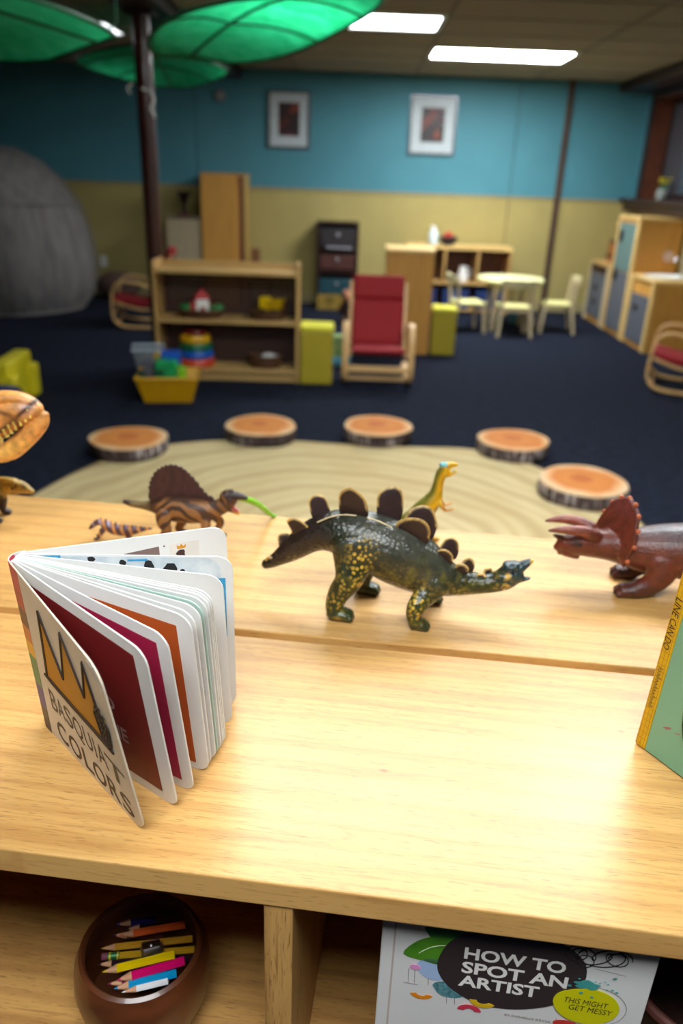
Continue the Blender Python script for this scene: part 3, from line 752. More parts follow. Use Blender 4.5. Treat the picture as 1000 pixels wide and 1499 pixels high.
MB().sphere((0, 0, .10), .085, sc=(1, .8, 1.2)).sphere((.05, -.07, .035), .035, sc=(1, 1.7, 1)).sphere((-.05, -.07, .035), .035, sc=(1, 1.7, 1)).sphere((.085, -.01, .13), .03, sc=(.8, 1, 1.6)).sphere((-.085, -.01, .13), .03, sc=(.8, 1, 1.6)).build('body', mat((52, 28, 20), .9, .2, 60, .3), q, smooth=True)
MB().sphere((0, -.01, .25), .062).sphere((.048, 0, .30), .02).sphere((-.048, 0, .30), .02).sphere((0, -.06, .235), .025).build('head', mat((196, 130, 96), .9, .2, 60, .3), q, smooth=True)

# folded play mat between stool and rocking chair
t = thing('play_mat', 'pale green and light blue play mat on the floor behind the yellow stool', 'mat', (-.055, 5.88, 0))
bx('green_fold', (-.07, .07, 0, .10, .055, .22), mat((116, 168, 128), .7, .2, 16, col2=(170, 190, 110)), t, bev=.012)
bx('blue_fold', (-.08, .08, -.04, .12, 0.0, .055), mat((96, 176, 208), .7, .12, 16), t, bev=.012)

# round table with three chairs
t = thing('round_table', 'small round pale wooden table in front of the cubby shelf', 'table', (1.575, 7.82, 0))
MB().lathe([(.001, .455), (.315, .455), (.325, .462), (.325, .475), (.318, .482), (.001, .482)], 48).build('tabletop', mat((226, 224, 170), .45, .05, 10), t, smooth=True)
for a in (45, 135, 225, 315):
    x, y = .22 * math.cos(R(a)), .22 * math.sin(R(a))
    MB().cyl((x * 1.12, y * 1.12, 0), (x, y, .455), .018, .022, n=14).build('leg', W_PALE, t, smooth=True)
MB().tube([(.22 * math.cos(R(a)), .22 * math.sin(R(a)), .43) for a in range(0, 360, 15)], .016, 8, closed=True).build('apron', W_PALE, t)
def kchair(loc, rz, lab):
    q = thing('child_chair', lab, 'chair', loc, rz, 'small pale wooden chairs around the round table')
    MB().prism([(-.15, -.0), (.15, 0), (.13, .018), (-.13, .018)], 0, .01).v
    bx('seat', (-.145, .145, -.15, .13, .262, .28), mat((214, 206, 140), .5, .06, 10), q, bev=.008, seg=3)
    for sx in (-1, 1):
        MB().strip([(sx * .155, -.15, 0.0), (sx * .128, -.125, .27)], .03, .026, side=Vector((1, 0, 0)).normalized()).build('leg', W_PALE, q, bev=.004)
        MB().strip([(sx * .155, .17, 0.0), (sx * .135, .125, .27), (sx * .135, .15, .52)], .03, .026, side=Vector((1, 0, 0))).build('back_leg', W_PALE, q, bev=.004)
    bx('front_rail', (-.125, .125, -.135, -.118, .225, .262), W_PALE, q); bx('rear_rail', (-.125, .125, .112, .130, .225, .262), W_PALE, q)
    P = [(x * .165, .165 + .03 * (1 - x * x)) for x in (-1, -.6, -.2, .2, .6, 1)]
    MB().add([(x, y + d, z) for x, y in P for d, z in ((-.008, .455), (.008, .455), (.008, .525), (-.008, .525))], [tuple(i * 4 + k for k in (0, 1, 2, 3)) for i in (0, 5)] + [(i * 4 + k, i * 4 + (k + 1) % 4, i * 4 + 4 + (k + 1) % 4, i * 4 + 4 + k) for i in range(5) for k in range(4)]).build('back_rest', mat((206, 196, 150), .5), q, bev=.004)
    return q
kc = kchair((1.555, 7.43, 0), R(180), 'small pale wooden chair on the near side of the round table')
dup(kc, (1.13, 7.58, 0), R(100), 'small pale wooden chair on the left side of the round table')
dup(kc, (2.03, 7.72, 0), R(-95), 'small pale wooden chair on the right side of the round table')
q = thing('blue_cup', 'pale blue toy cup on the floor under the round table', 'cup', (1.72, 8.15, 0))
MB().lathe([(.001, 0), (.05, 0), (.06, .12), (.054, .12), (.046, .01), (.001, .01)], 20).build('cup_body', mat((90, 150, 160), .4), q, smooth=True)
MB().tube([(.055, 0, .09), (.085, 0, .08), (.08, 0, .04), (.05, 0, .03)], .006, 8).build('handle', mat((90, 150, 160), .4), q, smooth=True)

# play kitchen along the right wall (front faces -x at x=2.59)
m_grey = mat((86, 90, 100), .5, .06, 12); m_teal = mat((86, 112, 112), .5, .06, 12)
XK = 2.59
t = thing('play_stove', 'wooden play stove with grey door and dark knobs at the far right corner', 'stove', (XK, 8.36, 0))
bx('body', (.016, .40, -.31, .31, 0, .585), W_ORANGE, t); bx('hob', (-.006, .40, -.315, .315, .585, .61), W_SHELF, t, bev=.004)
dr = bx('oven_door', (0, .016, -.27, .27, .06, .50), m_grey, t); bx('control_strip', (-.002, .016, -.29, .29, .51, .575), m_dark, t)
for z in (.36, .22): MB().lathe([(.001, 0), (.04, 0), (.036, .012), (.001, .016)], 20, Matrix.Translation((0, .02, z)) @ Matrix.Rotation(R(-90), 4, 'Y')).build('door_knob', m_black, dr, smooth=True)
bx('frame_post', (-.004, .02, -.31, -.272, 0, .585), W_PALE, t); bx('frame_post', (-.004, .02, .272, .31, 0, .585), W_PALE, t)
bx('back_splash', (.36, .40, -.31, .31, .61, 1.02), W_ORANGE, t); bx('upper_shelf', (.10, .40, -.31, .0, .985, 1.01), W_ORANGE, t)
q = thing('steel_pot', 'small shiny toy pot standing on the play stove', 'pot', (XK + .14, 8.15, .61))
MB().lathe([(.001, 0), (.07, 0), (.075, .01), (.075, .11), (.068, .11), (.066, .01), (.001, .01)], 28).build('pot_body', mat((190, 205, 205), .25, metal=.5), q, smooth=True)
MB().cyl((-.075, 0, .08), (-.17, -.02, .09), .010).build('handle', m_black, q, smooth=True)
q = thing('spice_rack', 'brown spice box standing beyond the pot on the play stove', 'box', (XK + .16, 8.42, .61))
bx('box_body', (-.06, .06, -.06, .06, 0, .20), mat((150, 84, 44), .5), q, bev=.004); bx('box_lid', (-.064, .064, -.064, .064, .20, .22), m_dark, q)
t = thing('play_fridge', 'tall wooden play fridge with grey-blue doors along the right wall', 'fridge', (XK, 7.70, 0))
bx('body', (.016, .40, -.31, .27, 0, 1.065), W_ORANGE, t, bev=.003); bx('top_board', (-.006, .40, -.315, .275, 1.065, 1.09), W_TOP, t, bev=.004)
for (z0, z1, m, hz) in ((.60, 1.03, m_teal, .86), (.05, .585, m_grey, .50)):
    dr = bx('door', (0, .016, -.25, .23, z0, z1), m, t, bev=.004)
    bx('handle', (-.025, .0, .10, .14, hz, hz + .10), m_black, dr)
bx('frame_post', (-.004, .02, -.31, -.252, 0, 1.065), W_TOP, t); bx('frame_post', (-.004, .02, .232, .27, 0, 1.065), W_TOP, t)
t = thing('play_sink', 'wooden play sink unit with white basin beside the play fridge', 'sink', (XK, 7.08, 0))
bx('body', (.016, .40, -.31, .29, 0, .585), W_ORANGE, t); bx('counter', (-.006, .40, -.315, .30, .585, .61), W_TOP, t, bev=.004)
dr = bx('door', (0, .016, -.25, .22, .05, .46), m_grey, t); bx('handle', (-.02, 0, .02, .08, .33, .37), m_dark, dr)
bx('frame_post', (-.004, .02, -.31, -.252, 0, .585), W_TOP, t); bx('frame_post', (-.004, .02, .222, .29, 0, .585), W_TOP, t)
MB().lathe([(.001, .002), (.15, .002), (.165, .018), (.175, .018), (.17, 0), (.001, 0)], 40, Matrix.Translation((.2, 0, .61)), sx=1.05, sy=.95).build('basin', mat((236, 238, 236), .25), t, smooth=True)
MB().tube([(.34, 0, .61), (.34, 0, .74), (.32, 0, .78), (.27, 0, .78), (.25, 0, .75)], .012, 10).build('tap', mat((190, 190, 195), .2, metal=.9), t, smooth=True)
q = thing('hanging_ladle', 'round pale toy dish hanging on the side of the play fridge', 'dish', (2.89, 7.375, .77)); q.name = 'toy_dish'
MB().lathe([(.001, 0), (.04, 0), (.048, .012), (.042, .014), (.001, .006)], 24, Matrix.Rotation(R(90), 4, 'X')).build('dish_body', mat((220, 190, 186), .4), q, smooth=True)
MB().tube([(0, -.004, .045), (.0, -.006, .06), (0, -.004, .07)], .004, 8).build('hook', m_dark, q)
# jar with yellow flowers on the sill
q = thing('flower_jar', 'glass jar of small yellow flowers on the window sill', 'vase', (3.07, 8.30, 1.232))
MB().lathe([(.001, 0), (.05, 0), (.055, .01), (.055, .08), (.04, .10), (.035, .10), (.048, .08), (.048, .012), (.001, .008)], 24).build('jar', mat((150, 156, 150), .15, alpha=.7), q, smooth=True)
fl = MB(); st = MB()
for k in range(9):
    a = k * 2.4; r_ = .045 * (k % 3) / 2 + .01
    e = (r_ * math.cos(a), r_ * math.sin(a), .16 + .03 * (k % 2))
    st.tube([(0, 0, .01), (e[0] * .6, e[1] * .6, .1), e], .003, 6); fl.sphere(e, .020, 8, 5, sc=(1, 1, .6))
st.build('stems', m_green, q); fl.build('flower_heads', mat((196, 176, 20), .6), q, smooth=True)

# tan cabinet, tall board cabinet, vase
t = thing('cream_cabinet', 'cream low cabinet against the back wall left of the tall wooden one', 'cabinet', (-1.785, 8.60, 0))
bx('body', (-.185, .185, .016, .36, 0, .87), mat((160, 144, 116), .55), t); bx('door', (-.18, .18, 0, .016, .05, .86), mat((172, 154, 124), .55), t)
bx('cabinet_top', (-.19, .19, -.006, .36, .87, .89), mat((120, 104, 86), .5), t)
q = thing('dark_trophy_vase', 'dark flared vase with a red foot on the cream cabinet', 'vase', (-1.80, 8.75, .89)); q.name = 'dark_vase'
MB().lathe([(.001, .03), (.035, .03), (.022, .06), (.022, .12), (.05, .19), (.085, .235), (.08, .24), (.04, .19), (.001, .12)], 28).build('vase_body', mat((40, 18, 20), .3), q, smooth=True)
MB().lathe([(.001, 0), (.07, 0), (.075, .012), (.05, .03), (.001, .03)], 28).build('foot', mat((104, 22, 36), .4), q, smooth=True)
t = thing('tall_cabinet', 'tall narrow honey-coloured wooden cabinet rising behind the toy shelf', 'cabinet', (-1.37, 8.58, 0))
bx('front_panel', (-.215, .175, 0, .02, 0, 1.31), W_ORANGE, t); bx('side_panel', (-.215, -.195, .02, .38, 0, 1.31), W_ORANGE, t)
bx('back_panel', (-.195, .235, .36, .38, 0, 1.31), W_ORANGE, t); bx('edge_strip', (.175, .225, .012, .032, 0, 1.30), mat((118, 62, 44), .5), t)
bx('side_panel', (.225, .25, 0, .38, 0, 1.31), wood((186, 150, 84), (140, 100, 52), 'z'), t); bx('cabinet_top', (-.22, .252, -.004, .38, 1.31, 1.325), W_ORANGE, t)
q = thing('wooden_chair_back', 'brown wooden chair half hidden right of the tall cabinet', 'chair', (-.96, 8.45, 0)); q.name = 'wooden_chair'
bx('seat', (-.12, .12, 0, .22, .26, .28), m_brown, q)
for x in (-.11, .11):
    for y in (.01, .20): bx('leg', (x - .012, x + .012, y - .012, y + .012, 0, .26), m_brown, q)
bx('back_rest', (-.12, -.02, .20, .22, .28, .60), mat((120, 78, 44), .5), q, bev=.01); 
# brown floor cushion against wall
q = thing('floor_cushion', 'dim brown floor cushion slumped against the wall beside the tent', 'cushion', (-2.56, 8.72, 0))
MB().sphere((0, 0, .15), .15, 24, 14, sc=(1.6, .8, 1.0)).build('cushion_body', mat((84, 62, 54), .9, .15, 30, .2), q, smooth=True)
MB().tube([(.235 * math.cos(a), .118 * math.sin(a), .15) for a in [2 * PI * i / 32 for i in range(32)]], .008, 6, closed=True).build('piping', mat((60, 40, 34), .9), q)

# sheer dome tent at the left
tm, nt, b = new_mat('sheer tent fabric')
n = nd(nt, 'ShaderNodeTexNoise'); n.inputs['Scale'].default_value = 5; nt.links.new(mapping(nt, (3, 3, .5)), n.inputs[0])
nt.links.new(ramp(nt, n.outputs[0], [(.3, lin((112, 106, 106))), (.7, lin((138, 132, 130)))]), b.inputs['Base Color']); b.inputs['Roughness'].default_value = .8; b.inputs['Alpha'].default_value = .8
t = thing('play_tent', 'sheer whitish dome play tent at the left edge of the room', 'tent', (-3.50, 8.0, 0))
prof = [(.76, .0), (.86, .14), (.91, .32), (.92, .50), (.885, .75), (.80, 1.0), (.66, 1.20), (.48, 1.36), (.26, 1.46), (.03, 1.49)]
NS = 12
def dome(k):
    vs = []; fs = []
    for (r_, z) in prof:
        for i in range(NS * 4):
            a = 2 * PI * i / (NS * 4) + R(15); sag = 1 - .035 * abs(math.sin(a * NS / 4)) * (1 if z < 1.3 else .3)
            vs.append((r_ * k * sag * math.cos(a), r_ * k * sag * math.sin(a) * .9, z))
    n_ = NS * 4
    for i in range(len(prof) - 1):
        for j in range(n_): fs.append((i * n_ + j, i * n_ + (j + 1) % n_, (i + 1) * n_ + (j + 1) % n_, (i + 1) * n_ + j))
    return MB().add(vs, fs)
dome(1.0).build('canopy', tm, t, smooth=True)
for k in range(4):
    a = R(15) + k * PI / 2
    MB().tube([(r_ * math.cos(a) * 1.0, r_ * math.sin(a) * .9, z + .005) for r_, z in prof], .010, 8).build('pole_sleeve', mat((120, 114, 112), .7), t, smooth=True)
MB().tube([(.765 * math.cos(a) * (1 - .035 * abs(math.sin(a * 3))), .765 * .9 * math.sin(a) * (1 - .035 * abs(math.sin(a * 3))), .02) for a in [R(15) + 2 * PI * i / 48 for i in range(48)]], .016, 8, closed=True).build('hem_piping', mat((124, 118, 116), .7), t, smooth=True)
MB().tube([(.80 * math.cos(a), .72 * math.sin(a), 1.005) for a in [2 * PI * i / 48 for i in range(48)]], .006, 6, closed=True).build('seam', mat((120, 118, 116), .7), t)
for (x, y, z, c) in ((.22, -.50, 1.33, (150, 60, 44)), (.12, -.56, 1.26, (140, 70, 70)), (.0, -.62, 1.17, (150, 120, 60))):
    p = MB()
    for k in range(5):
        a = 2 * PI * k / 5; p.sphere((x + .03 * math.cos(a), y - .02, z + .03 * math.sin(a)), .024, 8, 5, sc=(1, .4, 1))
    p.build('fabric_flower', mat(c, .8), t, smooth=True)

# yellow foam chair with blue seat at the left edge
m_foam = mat((210, 190, 16), .6, .05, 30)
t = thing('foam_chair', 'bright yellow foam toddler chair cut off by the left edge', 'chair', (-2.15, 4.30, 0), R(3))
bx('arm', (-.30, .235, 0, .11, 0, .205), m_foam, t, bev=.02, seg=3); bx('arm', (-.30, .235, .34, .45, 0, .205), m_foam, t, bev=.02, seg=3)
bx('back', (.10, .20, .02, .43, .0, .285), m_foam, t, bev=.02, seg=3); bx('seat', (-.28, .10, .11, .34, 0, .14), m_foam, t, bev=.02, seg=3)
t = thing('blue_bolster', 'dark blue rounded foam bolster in front of the yellow foam chair', 'cushion', (-2.03, 4.12, 0))
MB().cyl((-.2, 0, .105), (.20, 0, .105), .105, n=36).build('roll', mat((14, 44, 104), .6, .05, 20), t, smooth=True, bev=.02)
MB().tube([(.20, .1 * math.cos(a), .105 + .1 * math.sin(a)) for a in [2 * PI * i / 32 for i in range(32)]], .005, 6, closed=True).build('piping', mat((10, 30, 80), .6), t)

# yellow bin with big bricks, clear bin behind
t = thing('yellow_bin', 'yellow plastic toy bin on the carpet before the toy shelf', 'bin', (-1.12, 4.74, 0), R(8))
def tub(w0, d0, w1, d1, h, th=.008):
    mb = MB(); o = [(-w0, -d0, 0), (w0, -d0, 0), (w0, d0, 0), (-w0, d0, 0), (-w1, -d1, h), (w1, -d1, h), (w1, d1, h), (-w1, d1, h)]
    i_ = [(-w0 + th, -d0 + th, th), (w0 - th, -d0 + th, th), (w0 - th, d0 - th, th), (-w0 + th, d0 - th, th), (-w1 + th, -d1 + th, h), (w1 - th, -d1 + th, h), (w1 - th, d1 - th, h), (-w1 + th, d1 - th, h)]
    fs = [(0, 1, 2, 3)] + [(k, (k + 1) % 4, 4 + (k + 1) % 4, 4 + k) for k in range(4)] + [(11, 10, 9, 8)] + [(8 + k, 12 + k, 12 + (k + 1) % 4, 8 + (k + 1) % 4) for k in range(4)] + [(4 + k, 4 + (k + 1) % 4, 12 + (k + 1) % 4, 12 + k) for k in range(4)]
    return mb.add(o + i_, fs)
m_ybin = mat((206, 150, 14), .35, .05, 20)
tub(.145, .10, .19, .145, .16).build('tub', m_ybin, t, bev=.004)
MB().tube([(-.19, -.145, .16), (.19, -.145, .16), (.19, .145, .16), (-.19, .145, .16)], .010, 8, closed=True).build('rim', m_ybin, t)
def brick(nm, loc, rz, w, d, h, nx, ny, c, lab):
    q = thing('toy_brick', lab, 'toy brick', loc, rz, 'big plastic bricks in the yellow bin')
    m = mat(c, .35, .05, 20)
    bx('block', (-w / 2, w / 2, -d / 2, d / 2, 0, h), m, q, bev=.003)
    s = MB()
    for i in range(nx):
        for j in range(ny): s.cyl((-w / 2 + w * (i + .5) / nx, -d / 2 + d * (j + .5) / ny, h), (-w / 2 + w * (i + .5) / nx, -d / 2 + d * (j + .5) / ny, h + .012), .014, n=14)
    s.build('studs', m, q)
    return q
q = brick('b', (-1.155, 4.74, .125), .15, .075, .10, .115, 2, 2, (20, 150, 86), 'green toy brick with a round opening in the yellow bin')
MB().lathe([(.001, 0), (.022, 0), (.022, .004), (.001, .004)], 20, Matrix.Translation((-.01, -.052, .055)) @ Matrix.Rotation(R(90), 4, 'X')).build('round_opening', mat((10, 60, 40), .5), q)
brick('b', (-1.085, 4.72, .14), -.1, .045, .08, .10, 1, 2, (28, 160, 92), 'narrow green toy brick standing right in the yellow bin')
brick('b', (-1.035, 4.72, .125), .4, .055, .07, .085, 1, 2, (120, 180, 30), 'lime toy brick at the right in the yellow bin')
brick('b', (-1.12, 4.83, .15), .1, .12, .05, .13, 3, 1, (24, 84, 186), 'blue toy brick at the back of the yellow bin')
brick('b', (-1.235, 4.76, .09), -.1, .06, .10, .15, 1, 2, (92, 92, 104), 'grey toy brick at the left in the yellow bin')
brick('b', (-1.20, 4.84, .20), -.2, .05, .05, .06, 1, 1, (206, 160, 30), 'small yellow toy brick at the back of the yellow bin')
brick('b', (-1.28, 4.70, .13), -.3, .04, .09, .04, 1, 2, (30, 60, 50), 'dark green toy brick low at the left in the yellow bin')
t = thing('clear_bin', 'clear plastic bin standing behind the yellow toy bin', 'bin', (-1.30, 4.98, 0), R(14))
mcl = mat((130, 134, 142), .2, .05, 20, alpha=.4)
tub(.05, .05, .10, .09, .27, .005).build('tub', mcl, t, bev=.004)
MB().tube([(-.10, -.09, .27), (.10, -.09, .27), (.10, .09, .27), (-.10, .09, .27)], .007, 8, closed=True).build('rim', mat((176, 192, 206), .25, alpha=.85), t)

# ================================================================== GREEN LEAF CANOPIES
lm = bpy.data.materials.new('green leaf canopy fabric'); lm.use_nodes = True; nt = lm.node_tree
for n_ in list(nt.nodes): nt.nodes.remove(n_)
out = nt.nodes.new('ShaderNodeOutputMaterial'); mx = nt.nodes.new('ShaderNodeMixShader'); df = nt.nodes.new('ShaderNodeBsdfDiffuse'); tr = nt.nodes.new('ShaderNodeBsdfTranslucent')
n = nd(nt, 'ShaderNodeTexNoise'); n.inputs['Scale'].default_value = 14; nt.links.new(mapping(nt), n.inputs[0])
gcol = ramp(nt, n.outputs[0], [(.3, lin((80, 200, 158))), (.7, lin((116, 222, 186)))])
nt.links.new(gcol, df.inputs[0]); nt.links.new(gcol, tr.inputs[0]); mx.inputs[0].default_value = .7
nt.links.new(df.outputs[0], mx.inputs[1]); nt.links.new(tr.outputs[0], mx.inputs[2]); nt.links.new(mx.outputs[0], out.inputs[0])
m_rib = mat((14, 70, 44), .5, .1, 20)

def leaf(stem, tip, hw, arch, droop, lab, tilt=0.0):
    S = Vector(stem); T = Vector(tip); ax = T - S; L = ax.length; d = ax.normalized()
    side = Vector((0, 0, 1)).cross(d).normalized(); up = d.cross(side)
    t = thing('leaf_canopy', lab, 'canopy', stem, 0, 'green leaf canopies under the ceiling')
    NU, NV = 22, 16
    def pt(u, v, off=0.0):
        w = hw * (math.sin(PI * min(1, u ** .68)) ** .70 if 0 < u < 1 else 0) + .002
        p = d * (L * u) + side * (w * v) + up * (arch * math.sin(PI * u) - droop * (w / hw) * abs(v) ** 2.2 + tilt * w * v + off)
        return p
    vs = [pt(i / NU, -1 + 2 * j / NV) for i in range(NU + 1) for j in range(NV + 1)]
    fs = [(i * (NV + 1) + j, i * (NV + 1) + j + 1, (i + 1) * (NV + 1) + j + 1, (i + 1) * (NV + 1) + j) for i in range(NU) for j in range(NV)]
    o = MB().add(vs, fs).build('fabric', lm, t, smooth=True)
    sm = o.modifiers.new('solid', 'SOLIDIFY'); sm.thickness = .002
    MB().tube([pt(i / NU, 0, -.006) for i in range(NU + 1)], .007, 8).build('midrib', m_rib, t, smooth=True)
    MB().tube([pt(i / NU, 1, -.002) for i in range(NU + 1)] + [pt(i / NU, -1, -.002) for i in range(NU, -1, -1)], .008, 8).build('edge_rod', m_rib, t, smooth=True)
    for u in (.30, .62):
        MB().tube([pt(u + .10 * abs(v), v, -.004) for v in [k / 8 for k in range(-8, 9)]], .007, 6).build('cross_seam', m_rib, t, smooth=True)
    MB().tube([(0, 0, 0), tuple(-d * .08 + Vector((0, 0, .08))), (0 - d.x * .1, 0 - d.y * .1, CEIL - S.z)], .004, 8).build('stem_bracket', m_rib, t, smooth=True)
    return t
leaf((-.86, 4.50, 1.87), (.06, 2.95, 1.895), .36, .09, .07, 'largest green leaf canopy hanging in front of the ceiling light', .0)
leaf((-1.10, 3.75, 1.82), (-2.60, 2.70, 1.83), .88, .10, .10, 'green leaf canopy cut off by the top left corner')
leaf((-1.42, 5.72, 2.08), (-1.50, 7.05, 1.95), .52, .05, .08, 'small drooping green leaf canopy behind the column')

# ================================================================== FOREGROUND SHELF UNITS
W_OAK = wood((220, 172, 104), (178, 124, 64), 'x', staves=True, rough=.36, coat=.12, pore=.6)
W_OAKF = wood((206, 156, 90), (150, 98, 48), 'x', rough=.42, pore=.7)
W_OAKZ = wood((206, 156, 90), (140, 90, 42), 'z', rough=.45, pore=.8)
ST = .86; SR = -6.05
def unit(v0, lab, comp):
    # u axis along the front, v axis into the depth; root on the floor at the front edge
    a = R(SR); M_ = Matrix.Rotation(a, 4, 'Z'); p = M_ @ Vector((0, v0, 0))
    t = thing('shelf_unit', lab, 'shelf', (p.x, .395 + p.y, 0), a)
    D = .3135
    bx('top_board', (-.80, .80, 0, D, ST - .024, ST), W_OAK, t, bev=.0015)
    for x in (-.778, -.0253, .778): bx('divider' if abs(x) < .5 else 'side_panel', (x - .022, x, .002, D - .012, 0, ST - .024), W_OAKZ, t, bev=.001)
    bx('shelf_board', (-.778, -.0473, .004, D - .012, .508, .530), W_OAKF, t, bev=.001); bx('shelf_board', (-.0253, .756, .004, D - .012, .508, .530), W_OAKF, t, bev=.001)
    bx('bottom_board', (-.778, .756, .004, D - .012, .06, .082), W_OAKF, t, bev=.001)
    bx('back_panel', (-.80, .778, D - .012, D - .004, .02, ST - .024), mat((62, 40, 26), .6, .1, 8), t, bev=0)  # panel colour darkened to deepen the shade inside the compartments
    return t
SH1 = unit(0.0, 'oak shelf unit in the foreground carrying the two books', 1)
SH2 = unit(.3265, 'oak shelf unit behind the first, carrying the toy dinosaurs', 2)
# joint trim between units is open; small knot marks
def stain(u, v, r, root):
    pass

# ================================================================== BOARD BOOK
def board(name, hinge, ang, L, H, th, m, parent, rc=.014, z0=0.0):
    """a board page: local x-z plane rotated about z at the hinge; gridded so that the warp bends it smoothly"""
    o = MB().prism(rpoly(L, H, rc, 0, 0, (0, 1, 1, 0)), -th / 2, th / 2).build(name, m, parent, bev=.0003, seg=1)
    o.location = (hinge[0], hinge[1], z0); o.rotation_euler = (0, 0, ang)
    return o
BB = thing('board_book', 'square board book standing fanned open with a yellow crown on its cover', 'book', (-.2625, .5600, ST))
m_page = mat((222, 220, 218), .45, .02, 30, name='white board page')
m_cov = mat((218, 204, 184), .5, .02, 30, name='cream glossy cover', coat=.05)
m_ink = mat((62, 46, 36), .5, .08, 60); m_crown = mat((206, 136, 0), .6, .04, 40)
BH = .163
DS = Vector((-.017, .012, 0))                     # the standing book leans: shift of the spine's top
def warp(o, ang, L, DO):
    Mi = Matrix.Rotation(-ang, 3, 'Z'); DO = Vector((DO[0], DO[1], 0))
    for ob in [o] + kids(o):
        bm = bmesh.new(); bm.from_mesh(ob.data)
        for k in range(1, 13):
            for co, no in (((.0142 * k, 0, 0), (1, 0, 0)), ((0, 0, .0142 * k), (0, 0, 1))):
                bmesh.ops.bisect_plane(bm, geom=bm.verts[:] + bm.edges[:] + bm.faces[:], plane_co=co, plane_no=no, dist=1e-6)
        bm.to_mesh(ob.data); bm.free()
        for v_ in ob.data.vertices:
            f_ = max(0.0, min(1.0, v_.co.x / L)); d_ = DS * (1 - f_) + DO * f_
            v_.co += (Mi @ d_) * (v_.co.z / BH)
fan = [ # angle, length, name, hinge shift, lean of the outer top corner
    (-44.7, .1710, 'front_cover', (0, 0), (-.017, -.017)), (-34.3, .1690, 'red_page', (.0012, .0020), (-.011, -.021)), (-27.9, .1685, 'magenta_page', (.0016, .0034), (-.010, -.018)),
    (-19.8, .1665, 'orange_page', (.0018, .0048), (-.006, -.015)), (-18.0, .1660, 'page', (.0018, .0060), (-.006, -.0145)), (-15.6, .1665, 'page', (.0018, .0070), (-.006, -.013)),
    (-14.4, .1668, 'mint_page', (.0018, .0080), (-.006, -.012)), (-12.6, .1672, 'page', (.0018, .0088), (-.006, -.011)), (-11.4, .1676, 'page', (.0018, .0098), (-.006, -.010)),
    (-10.7, .1678, 'page', (.0018, .0108), (-.006, -.0095)), (-10.0, .1680, 'page', (.0020, .0118), (-.006, -.009)), (-.4, .1665, 'page', (.0022, .0134), (-.003, -.012)),
    (8.6, .1675, 'drawing_page', (.0026, .0150), (.0005, -.004)), (24.3, .1710, 'back_cover', (.0030, .0170), (-.006, .012))]
pages = []
for (a, L, nm, hh, DO) in fan:
    mm = {'front_cover': m_cov, 'mint_page': mat((168, 192, 182), .45, .02, 30)}.get(nm, m_page)
    pages.append(board(nm if nm in ('front_cover', 'back_cover') else 'page', hh, R(a), L, BH, .0016, mm, BB, rc=.016 if nm == 'front_cover' else .013))
CV = pages[0]; ys = -.0008
# spine wrapping round to the back cover, and its colour bands continuing on the cover's edge
arc = spline([(.0035, -.0040), (-.0012, -.0002), (-.0032, .0050), (-.0030, .0110), (.0000, .0165), (.0060, .0205)], 5)
def spine_band(z0, z1, m, off, seg, name, parent=None):
    P = arc[seg[0]:seg[1]]; vs = []; fs = []; N = len(P)
    for i, (x, y) in enumerate(P):
        x0, y0 = P[max(i - 1, 0)]; x1, y1 = P[min(i + 1, N - 1)]; l = math.hypot(x1 - x0, y1 - y0); nx, ny = -(y1 - y0) / l, (x1 - x0) / l
        if i == 0 or nx > 0 and x < .002: pass
        for o_ in (-off, -off - (.0009 if name == 'spine' else .0002)):
            for z in (z0, z1):
                k_ = z / BH; vs.append((x - nx * o_ * -1 + DS.x * k_, y - ny * o_ * -1 + DS.y * k_, z))
    for i in range(N - 1):
        a = i * 4; b = a + 4
        fs += [(a, a + 1, b + 1, b), (a + 2, b + 2, b + 3, a + 3), (a + 1, a + 3, b + 3, b + 1), (a, b, b + 2, a + 2)]
    fs += [(0, 2, 3, 1), (N * 4 - 4, N * 4 - 3, N * 4 - 1, N * 4 - 2)]
    return MB().add(vs, fs).build(name, m, BB)
spine_band(0, BH + .0006, m_page, .0004, (0, len(arc)), 'spine')
spc = [(204, 66, 78), (184, 54, 60), (92, 38, 46), (206, 106, 44), (226, 168, 30), (70, 128, 84), (76, 62, 130), (62, 46, 50)]
zb = [BH, .142, .124, .107, .092, .078, .048, .025, .0]
for i in range(8):
    c_m = mat(spc[i], .4, .05, 40)
    s0 = .0125 + .0075 * zb[i] / BH; s1 = .0125 + .0075 * zb[i + 1] / BH
    flat('edge_band', [(.0002, zb[i + 1]), (s1, zb[i + 1]), (s0, zb[i]), (.0002, zb[i])], c_m, CV, ys - .0003)
    spine_band(zb[i + 1], zb[i], c_m, .0014, (0, 18), 'spine_band')
# cover print
crown = [(.057, .1463), (.0385, .0755), (.050, .0740), (.086, .0740), (.121, .0755), (.1495, .0765), (.1525, .0875), (.146, .100), (.1445, .113), (.1405, .1500), (.1225, .1060), (.1035, .1530), (.0805, .0965)]
flat('crown_fill', crown, m_crown, CV, ys - .0003)
st_ = MB()
for (P, r_) in ((crown + [crown[0]], .0013), ([(.033, .0735), (.050, .0722), (.086, .0722), (.121, .0736), (.1535, .0735)], .0013)):
    st_.tube([(x, ys - .0004, z) for x, z in P], r_, 6)
st_.build('crown_outline', m_ink, CV)
sb = MB()
for k in range(6): sb.tube([(.1385 + .0004 * k, ys - .0010, .1060 - .0048 * k), (.1565 - .0002 * k, ys - .0010, .1095 - .0052 * k)], .0006, 5)
for k in range(4): sb.tube([(.141 + .0042 * k, ys - .0010, .111), (.1415 + .0042 * k, ys - .0010, .0795)], .0005, 5)
sb.tube([(.1375, ys - .0010, .104), (.1410, ys - .0010, .081), (.1545, ys - .0010, .0805), (.1580, ys - .0010, .100), (.1490, ys - .0010, .1145), (.1375, ys - .0010, .104)], .0008, 5)
